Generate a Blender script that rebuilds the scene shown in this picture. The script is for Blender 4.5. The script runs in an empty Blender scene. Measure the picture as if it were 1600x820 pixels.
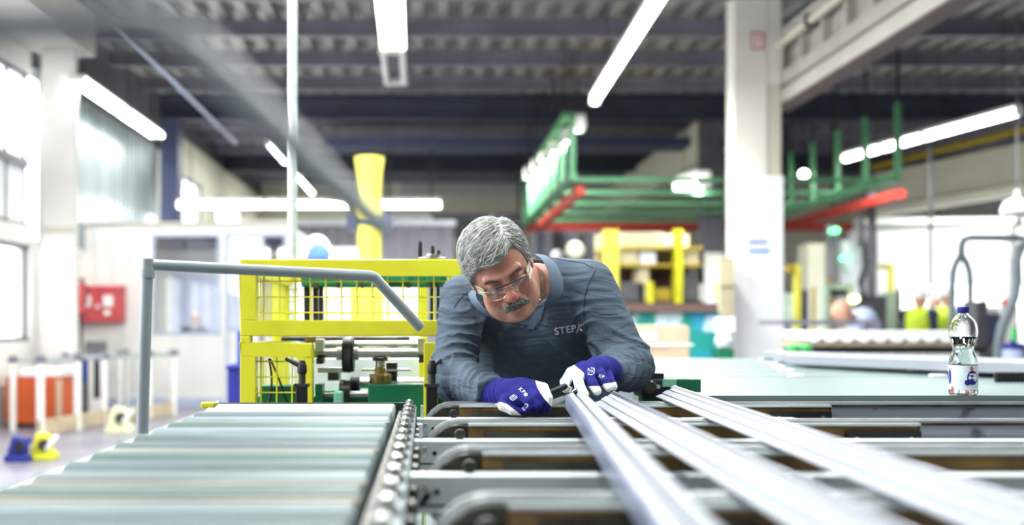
import bpy, bmesh, math, random
import numpy as np
from mathutils import Vector, Matrix
from mathutils.bvhtree import BVHTree

random.seed(7)
SC = bpy.context.scene
COL = SC.collection
F, VX, VY, H = 1556.0, 668.0, 507.0, 1.152     # focal length and vanishing point in pixels of the 1600x820 frame, eye height in metres


def P(px, py, d):
    """the world point that stands d metres in front of the lens and shows at (px, py)"""
    return Vector(((px - VX) * d / F, d, H - (py - VY) * d / F))


# ---------------------------------------------------------------- camera
cam_d = bpy.data.cameras.new('camera')
cam = bpy.data.objects.new('camera', cam_d)
COL.objects.link(cam)
cam.location = (0, 0, H)
cam.rotation_euler = (math.pi / 2, 0, 0)
cam_d.sensor_width = 36.0
cam_d.lens = F / 1600.0 * 36.0
cam_d.shift_x = (800 - VX) / 1600.0
cam_d.shift_y = (VY - 410) / 1600.0
cam_d.clip_start, cam_d.clip_end = 0.05, 200
cam_d.dof.use_dof = True
cam_d.dof.focus_distance = 2.66
cam_d.dof.aperture_fstop = 1.45
cam_d.dof.aperture_blades = 0
SC.camera = cam
# ---------------------------------------------------------------- light and exposure
SC.view_settings.view_transform = 'Standard'
SC.view_settings.look = 'None'
SC.view_settings.gamma = 1.0
SC.view_settings.use_curve_mapping = False
SC.view_settings.exposure = 0.55
SC.cycles.use_denoising = True
SC.cycles.max_bounces = 6
SC.cycles.diffuse_bounces = 3
SC.cycles.glossy_bounces = 3
SC.cycles.transmission_bounces = 6
SC.cycles.transparent_max_bounces = 8
SC.cycles.caustics_reflective = False
SC.cycles.caustics_refractive = False
SC.cycles.sample_clamp_indirect = 6.0
world = bpy.data.worlds.new('overcast_sky')
SC.world = world
world.use_nodes = True
wn = world.node_tree
wn.nodes['Background'].inputs['Color'].default_value = (0.90, 0.95, 1.0, 1)
wn.nodes['Background'].inputs['Strength'].default_value = 3.0


def area_lamp(name, loc, sx, sy, power, rot=(0, 0, 0), color=(0.94, 1.0, 0.98)):
    l = bpy.data.lights.new(name, 'AREA')
    l.shape = 'RECTANGLE'
    l.size, l.size_y, l.energy, l.color = sx, sy, power, color
    o = bpy.data.objects.new(name, l)
    o.location, o.rotation_euler = loc, rot
    COL.objects.link(o)
    return o


# the rows of ceiling fluorescents go on towards and past the camera, above the frame
for x in (-2.6, -0.35, 2.2, 6.4, 9.5):  # the two right-bay rows are added to light the table side
    for y, watts in ((0.3, 26), (2.5, 68), (4.6, 48), (6.9, 72)):
        area_lamp('ceiling_lamp', (x, y, 4.15), 0.3, 1.4, watts * (0.3 if x > 5 else 1.0))
area_lamp('ceiling_lamp', (11.8, 17.2, 4.2), 0.3, 1.6, 420)  # extra unseen lamp, added to brighten the white partition
# daylight through the row of windows on the near side, left of the frame
area_lamp('window_daylight', (-4.6, 3.2, 2.9), 2.0, 6.0, 240, (0, -math.pi / 2, 0), (0.92, 0.97, 1.0))


# ---------------------------------------------------------------- materials
def lin(c):
    if isinstance(c, str):
        c = [int(c[i:i + 2], 16) / 255.0 for i in (0, 2, 4)]
        c = [v / 12.92 if v <= 0.04045 else ((v + 0.055) / 1.055) ** 2.4 for v in c]
    return tuple(c[:3]) + (1.0,)


MATS = {}


def mat(name, color, rough=0.5, metal=0.0, var=0.12, scale=6.0, color2=None, bump=0.0, bscale=60.0, stretch=None, coat=0.0, emit=None, power=0.0, trans=0.0, ior=1.45, spec=0.5, detail=4.0, thresh=None):
    if name in MATS:
        return MATS[name]
    m = bpy.data.materials.new(name)
    m.use_nodes = True
    nt = m.node_tree
    b = nt.nodes['Principled BSDF']
    b.inputs['Roughness'].default_value = rough
    b.inputs['Metallic'].default_value = metal
    b.inputs['Specular IOR Level'].default_value = spec
    b.inputs['Coat Weight'].default_value = coat
    b.inputs['Transmission Weight'].default_value = trans
    b.inputs['IOR'].default_value = ior
    c1 = lin(color)
    c2 = lin(color2) if color2 else tuple(v * (1 - var * 2.2) for v in c1[:3]) + (1.0,)
    tc = nt.nodes.new('ShaderNodeTexCoord')
    mp = nt.nodes.new('ShaderNodeMapping')
    nt.links.new(tc.outputs['Object'], mp.inputs['Vector'])
    if stretch:
        mp.inputs['Scale'].default_value = stretch
    no = nt.nodes.new('ShaderNodeTexNoise')
    no.inputs['Scale'].default_value = scale
    no.inputs['Detail'].default_value = detail
    nt.links.new(mp.outputs['Vector'], no.inputs['Vector'])
    ra = nt.nodes.new('ShaderNodeValToRGB')
    lo, hi = thresh if thresh else (0.36, 0.66)
    ra.color_ramp.elements[0].position, ra.color_ramp.elements[1].position = lo, hi
    ra.color_ramp.elements[0].color, ra.color_ramp.elements[1].color = c1, c2
    nt.links.new(no.outputs['Fac'], ra.inputs['Fac'])
    nt.links.new(ra.outputs['Color'], b.inputs['Base Color'])
    if bump:
        n2 = nt.nodes.new('ShaderNodeTexNoise')
        n2.inputs['Scale'].default_value = bscale
        nt.links.new(mp.outputs['Vector'], n2.inputs['Vector'])
        bp = nt.nodes.new('ShaderNodeBump')
        bp.inputs['Strength'].default_value = bump
        bp.inputs['Distance'].default_value = 0.004
        nt.links.new(n2.outputs['Fac'], bp.inputs['Height'])
        nt.links.new(bp.outputs['Normal'], b.inputs['Normal'])
    if emit:
        b.inputs['Emission Color'].default_value = lin(emit)
        b.inputs['Emission Strength'].default_value = power
    MATS[name] = m
    return m


def attr_mix(m, attr, color, lo=0.45, hi=0.55):
    """a second colour where the mesh attribute says so (dyed fabric, leather panels, lips)"""
    nt = m.node_tree
    b = nt.nodes['Principled BSDF']
    src = b.inputs['Base Color'].links[0].from_socket
    a = nt.nodes.new('ShaderNodeAttribute')
    a.attribute_name = attr
    mr = nt.nodes.new('ShaderNodeMapRange')
    mr.inputs['From Min'].default_value, mr.inputs['From Max'].default_value = lo, hi
    nt.links.new(a.outputs['Fac'], mr.inputs['Value'])
    mx = nt.nodes.new('ShaderNodeMixRGB')
    nt.links.new(mr.outputs['Result'], mx.inputs['Fac'])
    nt.links.new(src, mx.inputs['Color1'])
    mx.inputs['Color2'].default_value = lin(color)
    nt.links.new(mx.outputs['Color'], b.inputs['Base Color'])
    return m


def clear_glass(name, shine=0.08, tint=(1, 1, 1, 1)):
    """a thin clear sheet: lets light and sight through, mirrors a little"""
    m = bpy.data.materials.new(name)
    m.use_nodes = True
    nt = m.node_tree
    nt.nodes.remove(nt.nodes['Principled BSDF'])
    t, g, x = nt.nodes.new('ShaderNodeBsdfTransparent'), nt.nodes.new('ShaderNodeBsdfGlossy'), nt.nodes.new('ShaderNodeMixShader')
    t.inputs['Color'].default_value = tint
    g.inputs['Roughness'].default_value = 0.03
    x.inputs['Fac'].default_value = shine
    nt.links.new(t.outputs[0], x.inputs[1])
    nt.links.new(g.outputs[0], x.inputs[2])
    nt.links.new(x.outputs[0], nt.nodes['Material Output'].inputs['Surface'])
    MATS[name] = m
    return m


def glow_mat(name, color, power):
    return mat(name, color, 0.4, emit=color, power=power, var=0.02)


M = dict(
    greyconc=mat('grey_concrete', 'b5b1aa', 0.7, var=0.06, scale=1.5),
    ink=mat('blue_ink', '2f6fd0', 0.6, var=0.02),
    floor=mat('floor_concrete', '8d8a98', 0.35, var=0.14, scale=1.6, bump=0.05),
    line=mat('floor_paint', 'f2f2f0', 0.5, var=0.05),
    deck=mat('roof_deck', '959492', 0.45, 0.25, var=0.12, scale=1.2),
    purlin=mat('purlin_paint', '7b7885', 0.5, var=0.12, scale=1.5),
    girder=mat('girder_paint', '34384a', 0.5, var=0.15, scale=1.5),
    white=mat('white_paint', 'eceae6', 0.55, var=0.05, scale=2.0),
    concrete=mat('white_concrete', 'e3dfd8', 0.7, var=0.05, scale=1.5, bump=0.1, bscale=25),
    warmc=mat('bare_concrete', 'cfc8ba', 0.7, var=0.06, scale=3),
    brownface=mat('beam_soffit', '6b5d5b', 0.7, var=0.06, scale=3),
    cream=mat('cream_paint', 'dcd9c6', 0.6, var=0.05, scale=1.0),
    clad=mat('metal_cladding', '9aa5a9', 0.35, 0.6, var=0.12, scale=1.2, stretch=(1, 3, 0.4)),
    darkpanel=mat('dark_panel', '44464c', 0.6, var=0.1, scale=1.5),
    winframe=mat('window_frame_grey', '77757c', 0.5, var=0.1),
    frost=mat('frosted_sheet', 'dfe2e8', 0.4, var=0.05),
    blueframe=mat('pale_blue_frame', 'b9c3dc', 0.45, var=0.06),
    navy=mat('navy_steel', '3c4360', 0.45, var=0.1),
    yellow=mat('machine_yellow', 'd9d52b', 0.38, var=0.10, scale=5, coat=0.2, color2='c6c024'),
    yellow_far=mat('pillar_yellow', 'e6df55', 0.45, var=0.08, scale=3),
    green=mat('machine_green', '17734f', 0.4, var=0.15, scale=7, bump=0.05),
    mint=mat('mint_cap', '7fc4a2', 0.4, var=0.08),
    steel=mat('bright_steel', 'c9c9c4', 0.25, 0.9, var=0.18, scale=9, stretch=(0.3, 2, 2)),
    dsteel=mat('dark_steel', '55524d', 0.38, 0.7, var=0.3, scale=14, bump=0.12),
    black=mat('black_rubber', '19191c', 0.55, var=0.2, scale=8),
    brass=mat('oily_brass', 'a08e56', 0.3, 0.8, var=0.2, scale=12),
    rail=mat('rail_grey_paint', '8f979c', 0.42, var=0.06, scale=8, coat=0.1),
    rollers=mat('roller_zinc', '58666a', 0.55, 0.2, var=0.22, scale=5, stretch=(0.5, 6, 6), bump=0.1, bscale=30),
    rollers_pale=mat('roller_zinc_pale', '727f82', 0.5, 0.2, var=0.2, scale=4, stretch=(0.5, 6, 6), bump=0.1, bscale=30),
    rollers_green=mat('roller_zinc_green', '4c605d', 0.5, 0.2, var=0.2, scale=6, stretch=(0.4, 6, 6), bump=0.1, bscale=30),
    roller_light=mat('roller_worn', '9aa19f', 0.5, 0.1, var=0.14, scale=12, stretch=(1.4, 4, 4), bump=0.2, bscale=60),
    rust=mat('roller_rust', 'a48d74', 0.5, 0.3, var=0.25, scale=8),
    alu=mat('anodised_aluminium', 'ccd1d2', 0.42, 0.2, var=0.08, scale=3, stretch=(0.4, 2, 8)),
    belt=mat('belt_grey', 'b4babd', 0.35, 0.2, var=0.12, scale=6),
    amber=mat('amber_guide', '80602a', 0.4, var=0.28, scale=10, coat=0.2),
    chan=mat('worn_channel', 'a0a3b0', 0.42, 0.35, color2='2d2b28', scale=9, thresh=(0.60, 0.70), detail=8.0, bump=0.08),
    frame=mat('table_frame_grey', 'a4acae', 0.5, var=0.08, scale=4),
    teal=mat('table_panel', '6f807f', 0.4, var=0.06, scale=2.5),
    profile=mat('white_profile', '9799a1', 0.6, 0.0, var=0.04, scale=3, spec=0.2),
    prof_dark=mat('profile_gasket', '23222c', 0.4, var=0.1),
    prof_blue=mat('profile_side', '8a8fa6', 0.3, 0.45, var=0.1),
    red=mat('red_paint', 'cc5157', 0.45, var=0.1),
    redbeam=mat('red_beam', 'b9372d', 0.45, var=0.12, scale=2),
    gantry=mat('gantry_green', '4a875f', 0.5, var=0.12, scale=3),
    orange=mat('orange_paint', 'cf5a26', 0.5, var=0.08, scale=3),
    blue=mat('blue_plastic', '2a4fb0', 0.45, var=0.08),
    dblue=mat('dark_blue_paint', '232a86', 0.45, var=0.1),
    card=mat('cardboard', 'd3b79c', 0.8, var=0.08, scale=3),
    tan_strip=mat('lath_wood', '93836d', 0.6, var=0.25, scale=8, stretch=(0.6, 4, 4)),
    plank=mat('kick_board', 'c5b398', 0.7, var=0.12, scale=5),
    paper=mat('paper_white', 'f7f7fa', 0.7, var=0.02),
    brownslab=mat('brown_slab', '6a5049', 0.6, var=0.1),
    ochre=mat('ochre_pipe', 'b39a2a', 0.5, var=0.1),
    greypipe=mat('grey_hose', '78828c', 0.45, var=0.1),
    dim=mat('dim_grey', '5b5a62', 0.6, var=0.2, scale=2),
    beige=mat('beige_box', 'c9bd9c', 0.7, var=0.12, scale=2),
    lum=glow_mat('lit_tube', 'fbfff6', 9.0),
    lum_soft=glow_mat('soft_glow', 'f4f6ee', 1.6),
    led_green=glow_mat('green_lamp', '5fffa0', 3.0),
    led_warm=glow_mat('warm_lamp', 'fff3b0', 4.0),
    glass=clear_glass('window_glass', 0.10),
    hivis=mat('hivis_vest', 'cfe83a', 0.6, var=0.06),
    skin_far=mat('skin_far', 'd9a48c', 0.55, var=0.1),
    navywork=mat('navy_workwear', '2b3358', 0.7, var=0.1),
    capblue=mat('cap_blue', '4a74d8', 0.6, var=0.05),
    shirtblue=mat('pale_shirt', 'b9c4e6', 0.7, var=0.06),
    green_plastic=mat('green_plastic', '3fae5a', 0.5, var=0.1),
    palegreen=mat('pale_green_paint', 'b9cbb9', 0.5, var=0.08),
)


# ---------------------------------------------------------------- mesh helpers
class MB:
    """collects shapes, then links them as one mesh object"""

    def __init__(self):
        self.v, self.f, self.m, self.s = [], [], [], []

    def add(self, vs, fs, mi=0, smooth=False):
        o = len(self.v)
        self.v += [tuple(p) for p in vs]
        self.f += [tuple(i + o for i in f) for f in fs]
        self.m += [mi] * len(fs)
        self.s += [smooth] * len(fs)
        return self

    def hexa(self, p, mi=0):
        return self.add(p, [(0, 3, 2, 1), (4, 5, 6, 7), (0, 1, 5, 4), (1, 2, 6, 5), (2, 3, 7, 6), (3, 0, 4, 7)], mi)

    def box(self, a, b, mi=0):
        x0, y0, z0 = (min(a[i], b[i]) for i in range(3))
        x1, y1, z1 = (max(a[i], b[i]) for i in range(3))
        return self.hexa([(x0, y0, z0), (x1, y0, z0), (x1, y1, z0), (x0, y1, z0), (x0, y0, z1), (x1, y0, z1), (x1, y1, z1), (x0, y1, z1)], mi)

    def cbox(self, c, s, mi=0):
        return self.box([c[i] - s[i] / 2 for i in range(3)], [c[i] + s[i] / 2 for i in range(3)], mi)

    def bar(self, p0, p1, w, h, mi=0, up=(0, 0, 1)):
        p0, p1 = Vector(p0), Vector(p1)
        t = (p1 - p0).normalized()
        u = Vector(up)
        if abs(t.dot(u)) > 0.98:
            u = Vector((0, 1, 0))
        s = t.cross(u).normalized() * w / 2
        u = s.cross(t).normalized() * h / 2
        q = []
        for p in (p0, p1):
            q += [p - s - u, p + s - u, p + s + u, p - s + u]
        return self.add(q, [(0, 1, 2, 3), (7, 6, 5, 4), (0, 4, 5, 1), (1, 5, 6, 2), (2, 6, 7, 3), (3, 7, 4, 0)], mi)

    def tube(self, pts, r, n=12, mi=0, cap=True):
        pts = [Vector(p) for p in pts]
        rs = r if isinstance(r, (list, tuple)) else [r] * len(pts)
        vs, fs = [], []
        t0 = (pts[1] - pts[0]).normalized()
        a = t0.cross(Vector((0, 0, 1)))
        if a.length < 0.05:
            a = t0.cross(Vector((0, 1, 0)))
        a.normalize()
        for i, p in enumerate(pts):
            t = (pts[min(i + 1, len(pts) - 1)] - pts[max(i - 1, 0)]).normalized()
            a = (a - t * a.dot(t)).normalized()
            b = t.cross(a)
            for k in range(n):
                q = 2 * math.pi * k / n
                vs.append(p + (a * math.cos(q) + b * math.sin(q)) * rs[i])
        for i in range(len(pts) - 1):
            for k in range(n):
                k2 = (k + 1) % n
                fs.append((i * n + k, i * n + k2, (i + 1) * n + k2, (i + 1) * n + k))
        self.add(vs, fs, mi, True)
        if cap:
            o = len(pts) * n - n
            self.add(vs[:n], [tuple(range(n - 1, -1, -1))], mi)
            self.add(vs[o:], [tuple(range(n))], mi)
        return self

    def lathe(self, prof, c, axis='Z', n=24, mi=0):
        vs, fs = [], []
        for r, h in prof:
            for k in range(n):
                q = 2 * math.pi * k / n
                x, y = r * math.cos(q), r * math.sin(q)
                vs.append({'Z': (c[0] + x, c[1] + y, c[2] + h), 'X': (c[0] + h, c[1] + x, c[2] + y), 'Y': (c[0] + y, c[1] + h, c[2] + x)}[axis])
        for i in range(len(prof) - 1):
            for k in range(n):
                k2 = (k + 1) % n
                fs.append((i * n + k, i * n + k2, (i + 1) * n + k2, (i + 1) * n + k))
        self.add(vs, fs, mi, True)
        if prof[0][0] > 1e-5:
            self.add(vs[:n], [tuple(range(n - 1, -1, -1))], mi)
        if prof[-1][0] > 1e-5:
            self.add(vs[-n:], [tuple(range(n))], mi)
        return self

    def prism(self, poly, place, t, mi=0, smooth=False):
        """poly: 2D points; place(u, v, w) -> point; w runs over t = (w0, w1)"""
        n = len(poly)
        vs = [place(u, v, t[0]) for u, v in poly] + [place(u, v, t[1]) for u, v in poly]
        fs = [tuple(range(n - 1, -1, -1)), tuple(range(n, 2 * n))]
        self.add(vs, fs, mi)
        self.add(vs, [(i, (i + 1) % n, n + (i + 1) % n, n + i) for i in range(n)], mi, smooth)
        return self

    def build(self, name, mats, parent=None, bevel=0.0, loc=None, sharp=35):
        me = bpy.data.meshes.new(name)
        me.from_pydata(self.v, [], self.f)
        mats = mats if isinstance(mats, (list, tuple)) else [mats]
        for m in mats:
            me.materials.append(m)
        me.polygons.foreach_set('material_index', self.m)
        me.polygons.foreach_set('use_smooth', self.s)
        bm = bmesh.new()
        bm.from_mesh(me)
        bmesh.ops.remove_doubles(bm, verts=bm.verts, dist=1e-5)
        bmesh.ops.recalc_face_normals(bm, faces=bm.faces)
        bm.to_mesh(me)
        bm.free()
        if any(self.s):
            me.set_sharp_from_angle(angle=math.radians(sharp))
        o = bpy.data.objects.new(name, me)
        COL.objects.link(o)
        if parent is not None:
            put(o, parent)
        if bevel:
            b = o.modifiers.new('edges', 'BEVEL')
            b.width, b.segments, b.limit_method = bevel, 2, 'ANGLE'
        return o


def put(o, parent):
    """parent without moving: the mesh is made in world coordinates, the parent sits at its own base"""
    o.parent = parent
    o.matrix_parent_inverse = Matrix.Translation(-parent.location) if parent.type == 'EMPTY' else Matrix.Identity(4)


def thing(name, label, cat, loc=(0, 0, 0), group=None):
    o = bpy.data.objects.new(name, None)
    COL.objects.link(o)
    o.location = loc
    o.empty_display_size = 0.05
    o['label'], o['category'] = label, cat
    if group:
        o['group'] = group
    return o


def tag(o, label, cat, group=None):
    o['label'], o['category'] = label, cat
    if group:
        o['group'] = group
    return o


def struct(o, label=None):
    o['kind'] = 'structure'
    if label:
        o['label'] = label
    return o


def stuff(o):
    o['kind'] = 'stuff'
    return o


def copy_thing(src, loc, label, group=None):
    """a copy of a thing with copies of its parts and sub-parts, moved to loc"""
    r = src.copy()
    COL.objects.link(r)
    r.location = loc
    r['label'] = label
    if group:
        r['group'] = group

    def kids(a, b):
        for ch in list(a.children):
            if ch.name in COL.objects:
                c = ch.copy()
                COL.objects.link(c)
                c.parent = b
                c.matrix_parent_inverse = ch.matrix_parent_inverse.copy()
                kids(ch, c)
    kids(src, r)
    return r


def arc(p0, p1, p2, n=6, k=0.25):
    """p0 -> p1 -> p2 with the corner at p1 rounded"""
    p0, p1, p2 = Vector(p0), Vector(p1), Vector(p2)
    a, b = p1 + (p0 - p1) * k, p1 + (p2 - p1) * k
    out = []
    for i in range(n + 1):
        t = i / n
        out.append(a * (1 - t) ** 2 + p1 * 2 * t * (1 - t) + b * t * t)
    return out
# ================================================================ the hall
Y0, Y1 = -6.0, 29.0
XL, XR = -4.85, 15.0
fl = struct(MB().box((XL - 0.3, Y0, -0.2), (XR, Y1, 0)).build('floor', M['floor']))
MB().box((-2.92, 3.0, 0), (-2.80, 13.5, 0.004)).build('floor_line', M['line'], fl)

# roof: trapezoid deck on purlins and two girders
RZ = 5.3
m = MB()
prof, x = [], XL - 0.3
while x < XR:
    prof += [(x, RZ), (x + 0.13, RZ), (x + 0.165, RZ + 0.11), (x + 0.295, RZ + 0.11)]
    x += 0.33
vs = [(a, Y0, b) for a, b in prof] + [(a, Y1, b) for a, b in prof]
n = len(prof)
m.add(vs, [(i, i + 1, n + i + 1, n + i) for i in range(n - 1)])
ceil = struct(m.build('ceiling', M['deck']))
MB().box((XL - 0.3, Y0, RZ + 0.14), (XR, Y1, RZ + 0.2)).build('roof_slab', M['dim'], ceil)
y = 12.05
while y < 28.8:
    if abs(y - 18) > 0.5 and abs(y - 24) > 0.5:
        q = MB()
        q.box((XL, y - 0.05, RZ - 0.03), (XR, y + 0.05, RZ - 0.001)).box((XL, y - 0.012, RZ - 0.19), (XR, y + 0.012, RZ - 0.03)).box((XL, y - 0.05, RZ - 0.22), (XR, y + 0.05, RZ - 0.19))
        q.build('purlin', M['purlin'], ceil)
    y += 1.55
for y in (18.0, 24.0):
    q = MB().box((XL, y - 0.09, RZ - 0.06), (XR, y + 0.09, RZ - 0.002)).box((XL, y - 0.03, RZ - 0.40), (XR, y + 0.03, RZ - 0.06)).box((XL, y - 0.09, RZ - 0.46), (XR, y + 0.09, RZ - 0.40))
    q.build('girder', M['girder'], ceil)
MB().tube([(-3.85, 12.2, 4.86), (-3.85, 20.0, 4.80)], 0.035).build('conduit', M['blueframe'], ceil)
# a flat duct hung under the girders
MB().box((-2.0, 19.0, 4.55), (6.0, 19.6, 4.72)).build('air_duct', M['navy'], ceil)

# wall on the window side: piers, spandrels and openings
m = MB()
m.box((XL - 0.2, Y0, 0), (XL, 12.2, 0.95)).box((XL - 0.2, Y0, 2.12), (XL, 12.2, 2.34)).box((XL - 0.2, Y0, 4.22), (XL, 12.2, RZ))
for ya, yb in ((Y0, 0.0), (3.6, 3.9), (7.6, 7.9)):
    m.box((XL - 0.2, ya, 0.95), (XL, yb, 2.12)).box((XL - 0.2, ya, 2.34), (XL, yb, 4.22))
m.box((XL - 0.2, 12.2, 0), (XL, 18.0, 2.2))
wl = struct(m.build('wall_left', M['white']))
MB().box((XL - 0.2, 12.2, 4.30), (XL + 0.04, 18.0, RZ)).build('upper_panel', M['darkpanel'], wl)
q = MB()
yy = 12.4
while yy < 17.9:
    q.add([(XL, yy, 2.2), (XL + 0.035, yy + 0.03, 2.2), (XL + 0.035, yy + 0.12, 2.2), (XL, yy + 0.15, 2.2), (XL, yy + 0.22, 2.2),
           (XL, yy, 4.3), (XL + 0.035, yy + 0.03, 4.3), (XL + 0.035, yy + 0.12, 4.3), (XL, yy + 0.15, 4.3), (XL, yy + 0.22, 4.3)],
          [(i, i + 1, i + 6, i + 5) for i in range(4)])
    yy += 0.22
q.build('cladding', M['clad'], wl)
# far stretch with two openings
m = MB()
m.box((XL - 0.2, 18.0, 0), (XL, Y1, 2.2)).box((XL - 0.2, 18.0, 4.15), (XL, Y1, 4.85)).box((XL - 0.2, 18.0, 2.2), (XL, 18.5, 4.15)).box((XL - 0.2, 21.6, 2.2), (XL, 22.9, 4.15)).box((XL - 0.2, 26.5, 2.2), (XL, Y1, 4.15))
m.build('far_stretch', M['cream'], wl)
MB().box((XL - 0.2, 18.0, 4.85), (XL, Y1, RZ)).build('upper_panel', M['darkpanel'], wl)


def window_left(n, ya, yb, za, zb, cols, split):
    fr = MB()
    t = 0.05
    fr.box((XL - 0.12, ya, za), (XL - 0.04, yb, za + t)).box((XL - 0.12, ya, zb - t), (XL - 0.04, yb, zb))
    for i in range(cols + 1):
        y = ya + (yb - ya - t) * i / cols
        fr.box((XL - 0.10, y, za), (XL - 0.07, y + t, zb))
    if split:
        fr.box((XL - 0.13, ya, split - 0.05), (XL - 0.03, yb, split + 0.05))
    w = struct(fr.build('window_%d' % n, M['winframe']))
    for i in range(cols):
        y0, y1 = ya + (yb - ya - t) * i / cols + t, ya + (yb - ya - t) * (i + 1) / cols
        if split:
            MB().box((XL - 0.09, y0, za + t), (XL - 0.08, y1, split - 0.05)).build('frosted_pane', M['frost'], w)
            MB().box((XL - 0.09, y0, split + 0.05), (XL - 0.08, y1, zb - t)).build('pane', M['glass'], w)
        else:
            MB().box((XL - 0.09, y0, za + t), (XL - 0.08, y1, zb - t)).build('pane', M['glass'], w)
    return w


window_left(1, 7.9, 12.2, 2.34, 4.22, 8, 3.12)
window_left(2, 7.9, 12.2, 0.95, 2.12, 3, None)
window_left(3, 3.9, 7.6, 2.34, 4.22, 6, 3.12)
window_left(4, 3.9, 7.6, 0.95, 2.12, 3, None)
window_left(5, 0.0, 3.6, 2.34, 4.22, 6, 3.12)
window_left(6, 0.0, 3.6, 0.95, 2.12, 3, None)
window_left(7, 18.5, 21.6, 2.2, 4.15, 3, None)
window_left(8, 22.9, 26.5, 2.2, 4.15, 3, None)

# columns and beams of the two bays
c = MB().box((-4.66, 12.0, 0), (-4.24, 12.1, 4.5)).build('column', M['concrete'], bevel=0.015)
struct(c, 'white concrete column at the window wall beside the red cabinet')
MB().box((-4.66, 12.0, 2.25), (-4.24, 11.985, 2.33)).build('stain_band', M['warmc'], c)
c = MB().box((XL, 18.05, 0), (-4.52, 18.4, RZ)).build('column', M['navy'])
struct(c, 'dark navy steel column past the metal cladding')
b = MB().box((XL, Y0, 4.5), (-4.15, 12.45, 4.98)).build('beam', M['concrete'])
struct(b, 'white concrete beam over the window wall')
# main column with notice and paper sleeve
cx0, cx1 = P(1146, 0, 12).x, P(1221, 0, 12).x
zs = P(0, 275, 12).z
c = MB().box((cx0, 12.0, 0), (cx1 - 0.16, 12.3, RZ)).box((cx1 - 0.16, 12.03, 0), (cx1, 12.3, 4.05)).build('column', M['concrete'], bevel=0.02)
struct(c, 'large white concrete column carrying the crane beam')
MB().box((cx1 - 0.16, 12.0, 4.05), (cx1, 12.3, RZ)).build('column_head', M['concrete'], c)
MB().box((cx1 - 0.16, 12.015, zs), (cx1, 12.03, 4.05)).build('bare_strip', M['warmc'], c)
sleeve = MB().box((cx0 + 0.01, 11.985, 0.3), (cx1 + 0.015, 12.0, zs)).build('white_sleeve', M['paper'], c)
q = MB()
s0, s1 = P(1174, 77, 11.98), P(1194, 50, 11.98)
for a, b in (((s0.x, s0.z), (s1.x, s0.z + 0.025)), ((s0.x, s1.z - 0.025), (s1.x, s1.z)), ((s0.x, s0.z), (s0.x + 0.022, s1.z)), ((s1.x - 0.022, s0.z), (s1.x, s1.z)), ((s0.x + 0.06, s0.z + 0.05), (s0.x + 0.085, s1.z - 0.05)), ((s0.x + 0.085, s1.z - 0.08), (s0.x + 0.1, s1.z - 0.05))):
    q.box((a[0], 11.982, a[1]), (b[0], 11.99, b[1]))
sg = MB().box((s0.x, 11.988, s0.z), (s1.x, 11.999, s1.z)).build('number_sign', M['paper'])
tag(sg, 'small white plate with a red outline and mark high on the white column', 'sign')
q.build('red_print', M['red'], sg)
# second column further back, and the beams along the column line
c2x0, c2x1 = P(1100, 0, 18).x, P(1131, 0, 18).x
c = MB().box((c2x0, 18.0, 1.9), (c2x1, 18.4, RZ)).build('column', M['dim'])
struct(c, 'grey column standing behind the large white column')
MB().box((c2x0, 17.98, 0), (c2x1, 18.4, 2.45)).build('white_base', M['white'], c)
b = MB().box((c2x0 + 0.02, 18.4, 4.2), (c2x0 + 0.3, 28.5, 4.95)).build('beam', M['cream'])
struct(b, 'cream beam running away behind the grey column')
bx = 4.28
b = struct(MB().box((bx, Y0, 3.83), (bx + 0.24, 12.5, 3.99)).box((bx + 0.06, Y0, 3.99), (bx + 0.2, 12.5, 4.04)).box((bx, Y0, 4.04), (bx + 0.24, 12.5, 4.20)).box((bx + 0.12, Y0, 4.20), (bx + 0.16, 12.5, 4.62)).box((bx, Y0, 4.62), (bx + 0.24, 12.5, 4.72)).build('beam', M['greyconc']), 'pale crane beam with ribs running to the large white column')
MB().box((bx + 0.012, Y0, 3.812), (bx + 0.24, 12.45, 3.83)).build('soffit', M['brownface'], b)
for k in range(14):
    yy = 3.4 + k * 0.62
    MB().box((bx + 0.02, yy, 4.20), (bx + 0.12, yy + 0.08, 4.62)).build('rib', M['greyconc'], b)
MB().tube([(bx - 0.04, Y0, 4.52), (bx - 0.04, 12.0, 4.52)], 0.05).build('pipe', M['warmc'], b)
for k in range(4):
    MB().box((bx - 0.10, 6.2 + k * 1.6, 4.46), (bx + 0.1, 6.26 + k * 1.6, 4.59)).build('pipe_clip', M['dsteel'], b)
for r_, (py, n_) in enumerate(((378, 9), (392, 10))):
    ln = MB()
    for k in range(n_):
        a = P(1170 + k * 3.4, py, 11.97)
        hh = (0.052 if (k * 7 + r_) % 3 == 0 else 0.036)
        ln.box((a.x, 11.978, a.z - 0.02), (a.x + 0.019, 11.984, a.z - 0.02 + hh))
    stuff(ln.build('blue_print', M['ink'], sleeve))

# back wall, white side partition, cream beam and ochre pipe of the far bay
struct(MB().box((XL - 0.3, Y0 - 0.2, 0), (XR, Y0, RZ + 0.2)).build('wall_front', M['cream']))
struct(MB().box((XR, Y0, 0), (XR + 0.2, Y1, RZ + 0.2)).build('wall_side', M['white']))
wb = struct(MB().box((XL - 0.3, Y1, 0), (XR, Y1 + 0.2, RZ + 0.2)).build('wall_back', M['cream']))
q = MB()
for k in range(46):
    q.box((-0.8 + k * 0.09, Y1 - 0.05, 4.9), (-0.75 + k * 0.09, Y1, 5.25))
stuff(q.build('ribbed_band', M['frost'], wb))
p0, p1 = P(1340, 0, 20), P(1700, 0, 20)
wr = struct(MB().box((p0.x, 20.0, 1.98), (13.5, 20.2, 3.3)).box((p0.x, 20.0, 0), (13.5, 20.2, 1.2)).box((p0.x, 20.0, 1.2), (p0.x + 0.8, 20.2, 1.98)).build('wall_right', M['white']))
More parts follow.
